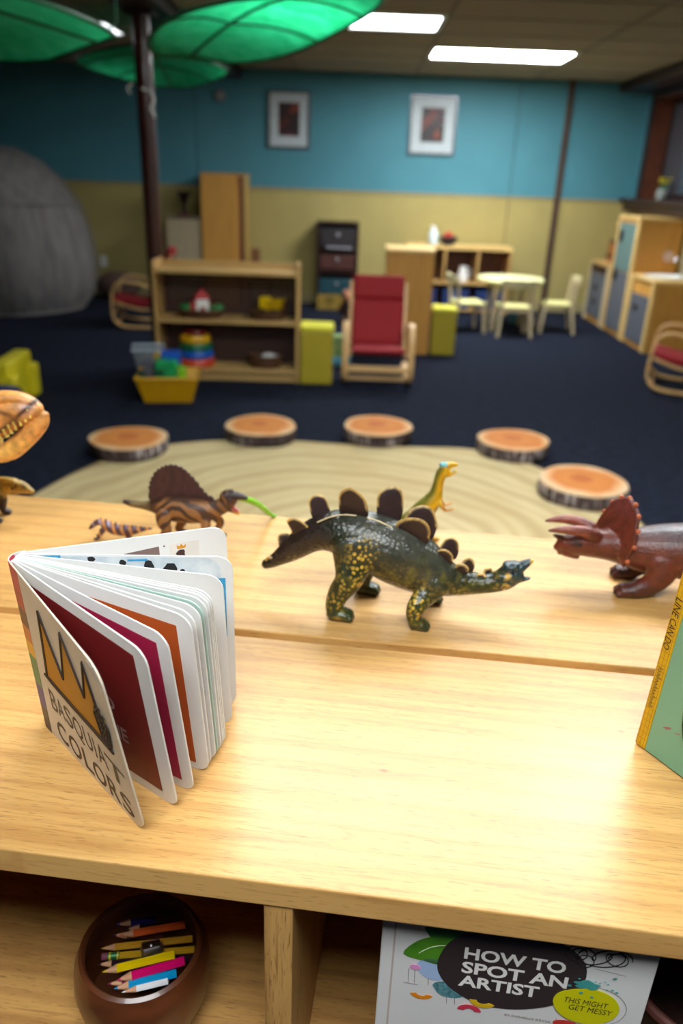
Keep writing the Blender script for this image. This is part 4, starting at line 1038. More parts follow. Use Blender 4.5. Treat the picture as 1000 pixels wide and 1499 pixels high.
flat('scribble_patch', ell(.1478, .0965, .0095, .0165, 20), mat((196, 166, 104), .5), CV, ys - .0007)
sb.build('scribble', m_ink, CV)
for i, (ch, x, w_, z0_, h_) in enumerate((('B', .0300, .0130, .0375, .0210), ('A', .0445, .0135, .0385, .0190), ('S', .0590, .0135, .0390, .0215), ('Q', .0745, .0165, .0345, .0250), ('U', .0945, .0130, .0380, .0215), ('I', .1105, .0022, .0380, .0215), ('A', .1160, .0155, .0375, .0220), ('T', .1290, .0310, .0370, .0215))):
    lettering('title_letter', ch, m_ink, CV, x, z0_, w_, h_, ys - .0003, rot=R((-2, 3, -2, 0, 2, -1, 3, -4)[i]), bold=.004)
for i, (ch, x, w_) in enumerate((('C', .0305, .0185), ('O', .0530, .0215), ('L', .0785, .0155), ('O', .0955, .0215), ('R', .1205, .0175), ('S', .1410, .0180))):
    lettering('title_letter', ch, m_ink, CV, x, .0055, w_, .0220, ys - .0003, bold=.015)
flat('worn_corner', [(.158, .150), (.163, .144), (.1665, .142), (.160, .158), (.152, .1605)], mat((200, 190, 176), .7), CV, ys - .0004)
flat('red_panel', [(.003, .0110), (.1535, .0110), (.1545, .1520), (.003, .1510)], mat((116, 14, 20), .4, .08, 8, coat=.2), pages[1], ys - .0003)
flat('magenta_panel', [(.003, .0100), (.1568, .0100), (.1568, .1520), (.003, .1520)], mat((158, 20, 64), .4, .08, 8, coat=.2), pages[2], ys - .0003)
flat('orange_panel', [(.003, .0085), (.1545, .0085), (.1530, .1510), (.003, .1510)], mat((176, 78, 28), .4, .08, 8, coat=.2), pages[3], ys - .0003)
m_pt = mat((170, 140, 140), .5)
lettering('page_word', 'RED', m_pt, pages[1], .078, .0735, .0365, .0135, ys - .0007, bold=.02)
lettering('page_word', 'ONE', m_pt, pages[1], .088, .0445, .0345, .0150, ys - .0007, bold=.02)
dpm = mat((186, 198, 208), .5, .10, 60, col2=(216, 220, 222), name='pale wash')
flat('painted_panel', rpoly(.154, BH - .003, .012, .004, .0015, (0, 1, 1, 0)), dpm, pages[12], ys - .0003)
for (x, w_, z, h_) in ((.0555, .007, .1590, .006), (.080, .006, .1560, .007), (.1005, .009, .1530, .011), (.1180, .012, .1510, .011), (.1270, .006, .1465, .008)):
    flat('black_mark', [(x + w_ * math.cos(a) * random.uniform(.38, .55), z + h_ * math.sin(a) * random.uniform(.38, .55)) for a in [2 * PI * k / 12 for k in range(12)]], m_black, pages[12], ys - .0006)
for (x0_, x1_, z0_, z1_) in ((.010, .032, .1585, .1622), (.084, .100, .1575, .1600), (.1530, .1612, .080, .1420)):
    flat('blue_mark', [(x0_, z0_), (x1_, z0_ + .0005), (x1_, z1_), (x0_, z1_ - .0008)], mat((50, 150, 196), .5, .2, 200), pages[12], ys - .0006)
flat('brown_block', [(.050, .118), (.1105, .118), (.1105, .1515), (.050, .1460)], mat((118, 96, 90), .5, .1, 20), pages[13], ys - .0003)
flat('cream_block', [(.1195, .124), (.1455, .124), (.1455, .1530), (.1195, .1520)], mat((214, 206, 198), .5), pages[13], ys - .0003)
flat('print_dot', ell(.1150, .1512, .0008, .0008, 10), m_ink, pages[13], ys - .0005)
flat('small_crown', [(.1262, .1465), (.1335, .1470), (.1342, .1510), (.1318, .1488), (.1300, .1512), (.1280, .1488), (.1258, .1506)], m_crown, pages[13], ys - .0005)
flat('small_shape', ell(.1292, .1415, .0038, .0045, 14, .4, .15), mat((60, 28, 22), .5), pages[13], ys - .0005)
for pg_, (a, L, nm, hh, DO) in zip(pages, fan): warp(pg_, R(a), L, DO)

# ================================================================== TEAL PICTURE BOOK AT THE RIGHT
m_teal2 = mat((116, 172, 142), .35, .05, 14, coat=.4, name='green cover'); m_spy = mat((214, 168, 18), .45, .10, 120, stretch=(1, 1, .3))
a = math.atan2(.5223 - .5603, .3062 - .2836)
PBK = thing('picture_book', 'green hardcover picture book with yellow spine standing at the right edge', 'book', (.2865, .5590, ST), a)
PBK.rotation_euler = (R(-3.2), 0, a)
HB = .262
bx('front_cover', (0.0004, .205, -.003, 0, .001, HB), m_teal2, PBK, bev=.001)
MB().box(-.0102, .0003, -.0034, -.0006, .001, HB).build('spine', m_spy, PBK, bev=.0012)
ab = bx('back_cover', (0, .20, 0, .003, .001, HB), m_teal2, PBK, bev=.001); ab.location = (-.0100, -.0010, 0); ab.rotation_euler = (0, 0, R(30))
for k, a_ in enumerate((7, 12, 18, 24)):
    pg = bx('page_block', (.004, .194, 0, .0022, .004, HB - .004), m_page, PBK, bev=0); pg.location = (-.0015 - .0018 * k, -.0005, 0); pg.rotation_euler = (0, 0, R(a_))
for (s, z, h, w) in (('LINE', .1545, .0066, .0185), ('CAN', .1340, .0066, .0160), ('DO', .1165, .0062, .0120)):
    o = lettering('spine_letter', s, m_ink, PBK, 0, 0, w, h, 0, bold=.006, shear=.25)
    for v_ in o.data.vertices:
        a_, b_ = v_.co.x, v_.co.z
        v_.co = Vector((-.0088 + b_, -.0036, z - a_))
sc_ = MB()
for k in range(13):
    w_ = .0032 if k % 3 else .0048
    sc_.tube([(-.0072, -.0036, .0860 - .0033 * k), (-.0072 + w_, -.0036, .0852 - .0033 * k), (-.0068, -.0036, .0838 - .0033 * k)], .00028, 4)
sc_.build('spine_scrawl', m_ink, PBK)
gl = MB()
for x in (-.0085, -.0050, -.0015): gl.box(x - .00012, x + .00012, -.00355, -.0034, .002, HB - .002)
for k in range(40): gl.box(-.0100, .0001, -.00355, -.0034, .004 + .0065 * k, .0042 + .0065 * k)
gl.build('spine_weave', mat((176, 112, 20), .6), PBK)
MB().tube([(.026 + .05 - .05 * math.cos(b_), -.0036, .072 + .068 * math.sin(b_)) for b_ in [R(x) for x in range(-150, 151, 10)]], .0011, 6).build('drawn_line', m_black, PBK)
flat('scuff_mark', ell(.016, .036, .004, .0012, 12, .5, .2), mat((170, 110, 110), .6), PBK, -.0034)
flat('scuff_mark', ell(.026, .037, .003, .0008, 12, .4, .2), mat((150, 130, 120), .6), PBK, -.0034)

# ================================================================== LOWER BOOK
LBa = math.atan(-.13)
LBK = thing('art_book', 'white hardcover with a dark title blob standing on the lower shelf', 'book', (.046, .4175, .530), LBa)
LH = .300
m_lw = mat((226, 222, 220), .3, .02, 20, coat=.4)
zo = -.530
bx('front_cover', (0, .2035, -.0030, 0, .0005, LH), m_lw, LBK, bev=.0012); bx('back_cover', (0, .2035, .018, .021, .0005, LH), m_lw, LBK, bev=.0012)
bx('page_block', (.004, .199, 0, .018, .003, LH - .003), m_page, LBK, bev=0); bx('spine', (-.002, .002, -.003, .021, .0005, LH), m_lw, LBK, bev=.0012)
MB().box(.0075, .009, -.0032, -.003, .002, LH - .002).build('hinge_groove', mat((196, 176, 168), .5), LBK)
yl_ = -.0034
m_blob = mat((58, 46, 46), .35, .05, 20, coat=.3); m_lt = mat((238, 232, 226), .4)
bl = smooth_poly([(.043, .768), (.046, .785), (.054, .800), (.070, .812), (.094, .819), (.118, .816), (.138, .808), (.151, .796), (.155, .780), (.152, .762), (.142, .747), (.122, .735), (.100, .729), (.078, .730), (.058, .741), (.047, .754)], 3)
def zz(P): return [(x, z + zo) for x, z in P]
leafm = mat((74, 142, 34), .4, .25, 40, col2=(96, 160, 40))
flat('printed_leaf', zz(smooth_poly([(.016, .7735), (.024, .788), (.036, .797), (.050, .801), (.066, .812), (.078, .800), (.066, .780), (.048, .768), (.032, .769)], 3)), leafm, LBK, yl_)
flat('printed_leaf', zz([(.030, .806), (.035, .797), (.062, .800), (.072, .818), (.046, .818)]), mat((44, 110, 44), .4, .2, 40), LBK, yl_ - .0001)
MB().tube([(x, yl_ + .0001, z + zo) for x, z in spline([(.028, .777), (.036, .785), (.044, .789), (.050, .790)], 4)], .0004, 5).build('leaf_vein', mat((206, 224, 180), .5), LBK)
flat('blue_shape', zz(smooth_poly([(.027, .764), (.036, .773), (.048, .771), (.054, .760), (.046, .749), (.033, .752)], 3)), mat((168, 190, 226), .4, .06, 30), LBK, yl_)
flat('pink_shape', ell(.0265, .7605 + zo, .0045, .0032, 16), mat((222, 150, 196), .4), LBK, yl_ - .0002)
flat('teal_shape', ell(.056, .741 + zo, .014, .0095, 26, 0, .06), mat((86, 134, 142), .5, .5, 300), LBK, yl_)
def arcshape(cx, cz, r1, r2, a0, a1, n_=12):
    return [(cx + r1 * math.cos(R(a0 + (a1 - a0) * k / n_)), cz + r1 * .8 * math.sin(R(a0 + (a1 - a0) * k / n_))) for k in range(n_ + 1)] + [(cx + r2 * math.cos(R(a1 + (a0 - a1) * k / n_)), cz + r2 * .8 * math.sin(R(a1 + (a0 - a1) * k / n_))) for k in range(n_ + 1)]
flat('orange_arc', arcshape(.0335, .7315 + zo, .0095, .0045, 195, 345), mat((226, 136, 30), .4), LBK, yl_)
flat('red_arc', arcshape(.0725, .7195 + zo, .0095, .0040, 5, 175), mat((214, 60, 84), .4), LBK, yl_ - .0004)
flat('yellow_arc', arcshape(.082, .7345 + zo, .0105, .0050, 185, 335), mat((222, 178, 30), .4), LBK, yl_ - .0005)
ll = MB()
for (x, z0_, z1_) in ((.0215, .7575, .741), (.0265, .757, .741), (.0375, .750, .742), (.046, .749, .744), (.0535, .732, .724), (.060, .732, .724), (.1505, .7905, .768), (.140, .728, .715)):
    ll.tube([(x, yl_, z0_ + zo), (x + .0005, yl_, z1_ + zo)], .00018, 4)
ll.tube([(.0185, yl_, .741 + zo), (.030, yl_, .7405 + zo)], .00018, 4); ll.tube([(.160, yl_, .790 + zo), (.183, yl_, .787 + zo)], .0002, 4)
ll.tube([(.1625 + .0275 * math.cos(b_), yl_, .7475 + zo + .0225 * math.sin(b_)) for b_ in [2 * PI * k / 40 for k in range(41)]], .00018, 4)
ll.build('thin_lines', mat((130, 120, 118), .5), LBK)
scb = MB()
P = [(.160 + .0165 * math.cos(t_ * .37) + .0085 * math.cos(t_), yl_, .803 + zo + .003 * math.sin(t_ * .37) + .0075 * math.sin(t_)) for t_ in [k * .25 for k in range(140)]]
scb.tube(P, .00042, 5)
scb.tube([(.1515 + .0065 * math.cos(b_), yl_ - .0002, .7965 + zo + .0065 * math.sin(b_)) for b_ in [2 * PI * k / 24 for k in range(25)]], .0004, 5)
scb.build('ink_scribble', m_black, LBK)
flat('title_blob', zz(bl), m_blob, LBK, yl_ - .0003)
for (s, x, z, w_, h_) in (('HOW TO', .0625, .7795, .0765, .0130), ('SPOT AN', .0620, .7635, .0805, .0132), ('ARTIST', .0610, .7480, .0620, .0130)):
    lettering('title_word', s, m_lt, LBK, x, z + zo, w_, h_, yl_ - .0006, bold=.028)
yb = smooth_poly([(.1345, .748), (.138, .759), (.150, .7655), (.164, .768), (.178, .762), (.1845, .750), (.181, .737), (.170, .729), (.154, .728), (.141, .735)], 3)
flat('yellow_blob', zz(yb), mat((214, 206, 10), .35, .03, 20, coat=.3), LBK, yl_ - .0008)
for (s, x, z, w_, r_) in (('THIS MIGHT', .1425, .7495, .0330, -1), ('GET MESSY', .1470, .7420, .0330, -1)):
    lettering('blob_word', s, m_ink, LBK, x, z + zo, w_, .0060, yl_ - .0011, rot=R(r_), shear=.15)
lettering('author_line', 'BY DANIELLE KRYSA', mat((140, 124, 118), .5), LBK, .1005, .7205 + zo, .036, .0026, yl_)
spl = MB()
spl.prism([(.1565 + .0085 * math.cos(b_) * (1 + .25 * math.sin(7 * b_)), .7725 + zo + .0045 * math.sin(b_) * (1 + .25 * math.sin(5 * b_))) for b_ in [2 * PI * k / 40 for k in range(40)]], yl_ - .0014, yl_ - .0012)
for (x, z, r_) in ((.1535, .763, .0016), (.162, .760, .0013), (.144, .769, .0016), (.1715, .7765, .0009), (.1755, .784, .0014), (.169, .779, .0007), (.1755, .771, .0012), (.179, .769, .0013), (.1715, .7705, .0009), (.1655, .7765, .0008), (.150, .778, .0009), (.162, .7775, .0008)):
    spl.prism([(x + r_ * math.cos(b_), z + zo + r_ * .7 * math.sin(b_)) for b_ in [2 * PI * k / 10 for k in range(10)]], yl_ - .0014, yl_ - .0012)
spl.build('paint_splatter', mat((70, 156, 150), .4), LBK)
flat('red_shape', ell(.1475, .7225 + zo, .0095, .0045, 18), mat((206, 60, 50), .4), LBK, yl_ - .0002)

# dark woven bowl at the far right of the compartment
q = thing('woven_bowl', 'dark brown woven bowl half out of frame beside the white art book', 'bowl', (.375, .505, .530))
MB().lathe([(.001, 0), (.07, 0), (.095, .05), (.10, .13), (.094, .13), (.088, .05), (.065, .008), (.001, .008)], 40).build('bowl_body', mat((58, 34, 26), .7, .4, 90, .6, stretch=(1, 1, 4)), q, smooth=True)
MB().tube([(.098 * math.cos(b_), .098 * math.sin(b_), .13) for b_ in [2 * PI * k / 40 for k in range(40)]], .005, 8, closed=True).build('rim', mat((110, 62, 54), .5, .2, 60), q, smooth=True)

# ================================================================== PENCIL BOWL
PB = (-.1840, .5245)
q = thing('wooden_bowl', 'dark turned wooden bowl full of coloured pencils on the lower shelf', 'bowl', (PB[0], PB[1], .530))
W_BOWL = mat((84, 42, 22), .35, .35, 14, .1, stretch=(1, 1, 3), col2=(110, 58, 30), coat=.25)
MB().lathe([(.001, 0), (.046, 0), (.055, .006), (.0640, .030), (.0675, .055), (.0655, .076), (.0600, .091), (.0565, .0930), (.0540, .090), (.0575, .074), (.0600, .052), (.055, .022), (.038, .010), (.001, .009)], 64).build('bowl_body', W_BOWL, q, smooth=True)
m_tipw = wood((214, 160, 122), (176, 120, 84), 'x', rough=.6, pore=.2)
def pencil(p0, p1, col, lab, r=.0036, ends='tip', lead=None):
    P0 = Vector(p0); P1 = Vector(p1); L = (P1 - P0).length; d = (P1 - P0).normalized()
    t = thing('pencil', lab, 'pencil', p0, 0, 'coloured pencils in the wooden bowl')
    t.rotation_mode = 'QUATERNION'; t.rotation_quaternion = d.to_track_quat('X', 'Z')
    mp_ = mat(col, .3, .05, 60, coat=.3)
    if ends == 'tip':
        MB().cyl((.014, 0, 0), (L, 0, 0), r, n=6).build('barrel', mp_, t)
        MB().cyl((.0035, 0, 0), (.0141, 0, 0), r * .30, r * .98, n=12).build('sharpened_wood', m_tipw, t, smooth=True)
        MB().cyl((0, 0, 0), (.0036, 0, 0), r * .06, r * .30, n=8).build('lead', mat(lead or col, .4), t, smooth=True)
    else:
        MB().cyl((.018, 0, 0), (L, 0, 0), r, n=6).build('barrel', mp_, t)
        MB().cyl((.006, 0, 0), (.0181, 0, 0), r * 1.04, n=16).build('ferrule', mat((40, 110, 60), .3, .05, 30, metal=.4), t, smooth=True)
        for x in (.0075, .0155): MB().cyl((x, 0, 0), (x + .0018, 0, 0), r * 1.09, n=16).build('ferrule_band', mat((206, 190, 30), .3), t, smooth=True)
        MB().cyl((0, 0, 0), (.0061, 0, 0), r * .98, n=14).build('eraser', mat((126, 60, 82), .7), t, smooth=True)
    return t
pencil((-.2215, .5630, .598), (-.184, .5770, .590), (44, 34, 110), 'navy coloured pencil, farthest back in the wooden bowl')
pencil((-.2108, .5590, .597), (-.160, .5700, .592), (24, 20, 24), 'black pencil behind the orange one in the wooden bowl')
pencil((-.2240, .5565, .590), (-.176, .5690, .576), (96, 40, 34), 'maroon pencil low at the back of the wooden bowl')
pencil((-.2146, .5505, .598), (-.1490, .5645, .600), (226, 96, 40), 'orange coloured pencil in the wooden bowl', r=.0040)
pencil((-.2330, .5440, .586), (-.1400, .5560, .590), (200, 146, 40), 'mustard pencil running under the metal sharpener')
pencil((-.2311, .5385, .581), (-.1370, .5490, .583), (196, 150, 30), 'ochre pencil with green and yellow ferrule in the wooden bowl', ends='eraser')
pencil((-.2330, .5305, .580), (-.1345, .5420, .580), (40, 22, 34), 'black plum pencil between the ferrule and the yellow one')
pencil((-.2231, .5165, .589), (-.1545, .5360, .592), (236, 204, 0), 'bright yellow coloured pencil in the wooden bowl', r=.0044)
pencil((-.2065, .5095, .588), (-.1435, .5310, .590), (222, 10, 104), 'hot pink coloured pencil in the wooden bowl', r=.0046)
pencil((-.2083, .5040, .583), (-.1500, .5215, .584), (0, 150, 206), 'sky blue coloured pencil nearest the bowl rim', r=.0044)
pencil((-.2175, .5120, .578), (-.158, .522, .576), (150, 40, 90), 'purple pencil mostly hidden under the pink one', r=.0036)
pencil((-.1990, .4985, .586), (-.1560, .5110, .587), (240, 240, 240), 'white stub standing for the glare on pencil lettering at the front rim of the wooden bowl', r=.0032)  # added stub: its white stands for bright highlights on a pencil's lettering
q = thing('pencil_sharpener', 'small metal pencil sharpener lying on the pencils', 'sharpener', (-.1790, .5400, .5905), R(20))
MB().add([(x * k, y, z) for (z, k) in ((0, 1), (.009, .8)) for x, y in ((-.011, -.007), (.011, -.0055), (.011, .0055), (-.011, .007))], [(0, 1, 2, 3), (4, 5, 6, 7), (0, 1, 5, 4), (1, 2, 6, 5), (2, 3, 7, 6), (3, 0, 4, 7)]).build('sharpener_body', mat((116, 108, 106), .3, .1, 40, metal=.8), q, bev=.001)
bx('blade', (-.009, .009, -.004, .003, .0095, .0103), mat((180, 180, 186), .2, .05, 40, metal=1.0), q, bev=0)
MB().lathe([(.0001, .0103), (.0018, .0103), (.0018, .0116), (.0001, .012)], 12).build('screw', mat((220, 220, 222), .2, metal=1.0), q, smooth=True)
MB().cyl((.0109, 0, .0045), (.0113, 0, .0045), .0032, n=14).build('pencil_hole', m_black, q)

# ================================================================== TOY DINOSAURS
def dmat(hi, cell=220, rough=.32, bs=.5, coat=.35, dotsize=.36, second=None, swirl=None, name='painted rubber'):
    m, nt, b = new_mat(name)
    at = nt.nodes.new('ShaderNodeVertexColor'); at.layer_name = 'Col'
    ah = nt.nodes.new('ShaderNodeVertexColor'); ah.layer_name = 'Hi'
    v = mapping(nt)
    vo = nd(nt, 'ShaderNodeTexVoronoi'); vo.inputs['Scale'].default_value = cell; nt.links.new(v, vo.inputs[0])
    dm = ramp(nt, vo.outputs['Distance'], [(dotsize - .06, (1, 1, 1, 1)), (dotsize + .10, (0, 0, 0, 1))])
    mk = mixc(nt, 1.0, dm, ah.outputs[0], 'MULTIPLY')
    no = nd(nt, 'ShaderNodeTexNoise'); no.inputs['Scale'].default_value = 90; no.inputs['Detail'].default_value = 4; nt.links.new(v, no.inputs[0])
    var_ = ramp(nt, no.outputs[0], [(.35, (.72, .72, .72, 1)), (.65, (1.2, 1.2, 1.2, 1))])
    base = mixc(nt, 1.0, at.outputs[0], var_, 'MULTIPLY')
    if swirl:
        w = nd(nt, 'ShaderNodeTexWave'); w.wave_type = 'RINGS'; w.rings_direction = 'SPHERICAL'; w.inputs['Scale'].default_value = swirl[0]; w.inputs['Distortion'].default_value = swirl[1]; w.inputs['Detail'].default_value = 1.5; nt.links.new(mapping(nt, (1, 1, 1), loc=(.02, 0, 0)), w.inputs[0])
        ws = ramp(nt, w.outputs[0], [(.42, (0, 0, 0, 1)), (.55, (1, 1, 1, 1))])
        mk = mixc(nt, 1.0, ws, ah.outputs[0], 'MULTIPLY')
    base = mixc(nt, mk, base, lin(hi))
    nt.links.new(base, b.inputs['Base Color'])
    b.inputs['Roughness'].default_value = rough; b.inputs['Coat Weight'].default_value = coat; b.inputs['Coat Roughness'].default_value = .25
    iv = nd(nt, 'ShaderNodeMath', operation='MULTIPLY'); nt.links.new(vo.outputs['Distance'], iv.inputs[0]); iv.inputs[1].default_value = -1
    bump(nt, b, iv.outputs[0], bs, .0012)
    return m

def limb(mb, path, sub=5, n=18, lat=Vector((0, 1, 0))):
    """path: (x, y, z, r_lateral, r_inplane) ; rounded closed tube"""
    P = spline(path, sub); N = len(P); rings = []
    prevu = None
    for i, q in enumerate(P):
        c = Vector(q[:3]); a = Vector(P[max(i - 1, 0)][:3]); b_ = Vector(P[min(i + 1, N - 1)][:3]); t = (b_ - a).normalized()
        u = lat - t * lat.dot(t)
        if u.length < .2: u = Vector((0, 0, 1)).cross(t) if prevu is None else prevu - t * prevu.dot(t)
        u.normalize(); prevu = u; w = t.cross(u)
        rings.append((c, u, w, max(q[3], .0004), max(q[4], .0004), t))
    full = []
    c, u, w, a, b_, t = rings[0]
    for k in (.25, .55, .8): full.append((c - t * min(a, b_) * math.cos(k * PI / 2), u, w, a * math.sin(k * PI / 2), b_ * math.sin(k * PI / 2)))
    for r_ in rings: full.append(r_[:5])
    c, u, w, a, b_, t = rings[-1]
    for k in (.8, .55, .25): full.append((c + t * min(a, b_) * math.cos(k * PI / 2), u, w, a * math.sin(k * PI / 2), b_ * math.sin(k * PI / 2)))
    vs = []; fs = []
    for (c, u, w, a, b_) in full:
        for k in range(n):
            an = 2 * PI * k / n; vs.append(c + u * (a * math.cos(an)) + w * (b_ * math.sin(an)))
    for i in range(len(full) - 1):
        for k in range(n): fs.append((i * n + k, i * n + (k + 1) % n, (i + 1) * n + (k + 1) % n, (i + 1) * n + k))
    fs.append(tuple(range(n))); fs.append(tuple(range((len(full) - 1) * n, len(full) * n)))
    mb.add(vs, fs)

def L2(pts, y=0.0):
    """(x, z, r) or (x, z, r_inplane, r_lateral) side view points -> limb path"""
    return [(p[0], y if len(p) < 5 else p[4], p[1], p[3] if len(p) > 3 and p[3] else p[2], p[2]) for p in pts]

def body_mesh(name, mb, voxel, smooth, colfn, m, parent):
    tmp = mb.build('tmp_body', m, None)
    rm_ = tmp.modifiers.new('r', 'REMESH'); rm_.mode = 'VOXEL'; rm_.voxel_size = voxel
    sm_ = tmp.modifiers.new('s', 'SMOOTH'); sm_.factor = .5; sm_.iterations = smooth
    dg = bpy.context.evaluated_depsgraph_get()
    me = bpy.data.meshes.new_from_object(tmp.evaluated_get(dg)); me.name = name
    bpy.data.objects.remove(tmp)
    paint(me, colfn)
    me.materials.clear(); me.materials.append(m)
    me.polygons.foreach_set('use_smooth', [True] * len(me.polygons))
    o = bpy.data.objects.new(name, me); COL.objects.link(o); o.parent = parent
    return o

def paint(me, colfn):
    c = me.color_attributes.new('Col', 'FLOAT_COLOR', 'POINT'); h = me.color_attributes.new('Hi', 'FLOAT_COLOR', 'POINT')
    A = []; B_ = []
    for v in me.vertices:
        col, hi = colfn(v.co, v.normal)
        A += [col[0], col[1], col[2], 1.0]; B_ += [hi, hi, hi, 1.0]
    c.data.foreach_set('color', A); h.data.foreach_set('color', B_)

def mixt(a, b, t):
    t = max(0.0, min(1.0, t)); return tuple(x + (y - x) * t for x, y in zip(a, b))
def sst(a, b, x):
    t = max(0.0, min(1.0, (x - a) / (b - a))) if a != b else 0; return t * t * (3 - 2 * t)
def nz(p, s, o=0): return mnoise.noise(Vector((p[0] * s + o, p[1] * s, p[2] * s)))
def gaus(p, c, r): return math.exp(-((p[0] - c[0]) ** 2 + (p[2] - c[1]) ** 2) / (r * r))

# ---------------------------------------------------------------- plated dinosaur
STG = thing('plated_dinosaur', 'dark green plated toy dinosaur with gold-speckled legs in the centre of the shelf', 'toy dinosaur', (.06, .790, ST), R(-5.7))
mb = MB()
limb(mb, L2([(-.1475, .047, .006), (-.136, .054, .0085), (-.116, .070, .0145, .013), (-.097, .086, .0185, .017), (-.081, .094, .0215, .021), (-.062, .0965, .027, .027), (-.042, .093, .031, .033), (-.019, .0865, .0345, .037), (.006, .0755, .0365, .037), (.031, .0625, .0335, .032), (.055, .051, .0260, .024), (.076, .0455, .0175, .017), (.098, .0450, .0130, .013), (.118, .0480, .0118, .012), (.131, .0545, .0135, .0125), (.141, .0605, .0115, .011)]), n=24)
limb(mb, L2([(.132, .061, .0105, .010), (.143, .0680, .0075, .0085), (.152, .0755, .0050, .0060), (.1575, .0800, .0030, .004)]))
limb(mb, L2([(.128, .051, .0070, .008), (.140, .0525, .0045, .0065), (.151, .0555, .0028, .0045), (.158, .0575, .0018, .003)]))
limb(mb, L2([(.131, .0705, .0050, .010), (.141, .0735, .004, .009)]))       # brow
def stleg(hip, y0, y1, fx, near):
    # hind leg shifted by fx along the body
    limb(mb, [(-.044 + fx * .3, y0, .094, .016, .026), (-.043 + fx * .5, y0 * 1.12, .074, .015, .0225), (-.046 + fx * .8, y1, .053, .0125, .0165), (-.0565 + fx, y1, .034, .0105, .0130), (-.0615 + fx, y1, .018, .0095, .0105), (-.060 + fx, y1, .010, .0105, .0095)])
    limb(mb, [(-.0625 + fx, y1, .0085, .0110, .0085), (-.052 + fx, y1, .0075, .0115, .0075), (-.0445 + fx, y1, .0065, .0105, .0062)])
    for k in (-1, 0, 1): limb(mb, [(-.048 + fx, y1 + k * .0065, .0062, .0036, .0052), (-.0405 + fx - abs(k) * .0015, y1 + k * .0078, .0045, .0033, .0042)], 3, 10)
stleg(0, -.021, -.031, 0.0, True); stleg(0, .021, .036, .026, False)
def stfore(y0, y1, fx):
    limb(mb, [(.050 + fx * .3, y0, .050, .012, .019), (.041 + fx * .6, y0 * 1.2, .039, .011, .0145), (.0295 + fx, y1, .0285, .0095, .0110), (.0275 + fx, y1, .0175, .0085, .0092), (.030 + fx, y1, .009, .0095, .0088)])
    limb(mb, [(.0285 + fx, y1, .0070, .0095, .0070), (.038 + fx, y1, .0062, .0098, .0060)])
    for k in (-1, 0, 1): limb(mb, [(.036 + fx, y1 + k * .0058, .0052, .0032, .0048), (.0445 + fx - abs(k) * .0015, y1 + k * .0066, .0040, .0030, .0036)], 3, 10)
stfore(-.019, -.036, .003); stfore(.018, .028, .018)
G_D = lin((28, 38, 20))[:3]; G_G = lin((50, 58, 26))[:3]; G_SHEEN = lin((74, 74, 66))[:3]; G_B = lin((40, 30, 26))[:3]; G_O = lin((96, 92, 26))[:3]; GOLD = lin((226, 178, 70))[:3]; BLU = lin((34, 62, 74))[:3]
def cst(p, n):
    c = G_D
    c = mixt(c, G_SHEEN, sst(.070, .108, p[2]) * sst(-.075, -.02, p[0]) * .8)  # grey sheen of the upper body, painted into the vertex colour
    c = mixt(c, G_SHEEN, gaus(p, (.045, .075), .035) * .75)
    c = mixt(c, G_B, sst(-.055, -.085, p[0]))
    c = mixt(c, G_O, max(0, nz(p, 60)) * 1.3 * gaus(p, (.012, .058), .030))
    c = mixt(c, G_G, sst(.060, .030, p[2]) * .9)
    c = mixt(c, lin((120, 112, 30))[:3], .75 * max(0, nz(p, 110, 9)) * sst(.085, .06, p[2]) * sst(-.075, -.06, p[0]))
    c = mixt(c, BLU, sst(.118, .135, p[0]) * .7)
    toe = sst(.0045, .002, p[2]) * .0
    c = mixt(c, GOLD, sst(.155, .158, p[0]) * sst(.07, .078, p[2]))
    c = mixt(c, GOLD, sst(.7, .95, gaus(p, (.1325, .0625), .0075)) * sst(.004, .007, abs(p[1])) * .9)
    c = mixt(c, GOLD, sst(.7, .95, gaus(p, (.1335, .051), .0050)) * .8)
    c = mixt(c, GOLD, sst(.6, .95, gaus(p, (.130, .0455), .0035)) * .8)
    c = mixt(c, GOLD, sst(.55, .9, gaus(p, (-.033, .051), .0060)) * (1 if p[1] < 0 else 0) * .7)
    c = mixt(c, lin((190, 150, 60))[:3], sst(.5, .9, gaus(p, (-.057, .004), .009)) * .5)
    stripe = math.exp(-((p[2] - (.036 + .05 * max(0, p[0] - .09))) / .0016) ** 2) * sst(.075, .09, p[0]) * sst(.13, .12, p[0])
    c = mixt(c, lin((150, 146, 40))[:3], stripe * .7)
    hi = 0
    if p[1] < -.012:
        hi = .95 * gaus(p, (-.032, .092), .013) + .75 * gaus(p, (-.034, .072), .014) + .6 * gaus(p, (-.046, .052), .012) + .5 * gaus(p, (-.058, .026), .013) + 1.0 * gaus(p, (.034, .026), .011) + .7 * gaus(p, (.034, .040), .012)
        hi += .12 * gaus(p, (.010, .06), .02)
    hi += .5 * gaus(p, (.128, .052), .010) + .3 * gaus(p, (.075, .034), .018)
    hi += .35 * gaus(p, (-.105, .062), .012) * sst(.075, .06, p[2])
    return c, min(1, hi * (0.65 + .8 * max(0, .5 + nz(p, 120, 5))))
m_stg = dmat((214, 176, 66), 200, .33, .9, .25, dotsize=.42)
body_mesh('body', mb, .0013, 5, cst, m_stg, STG)
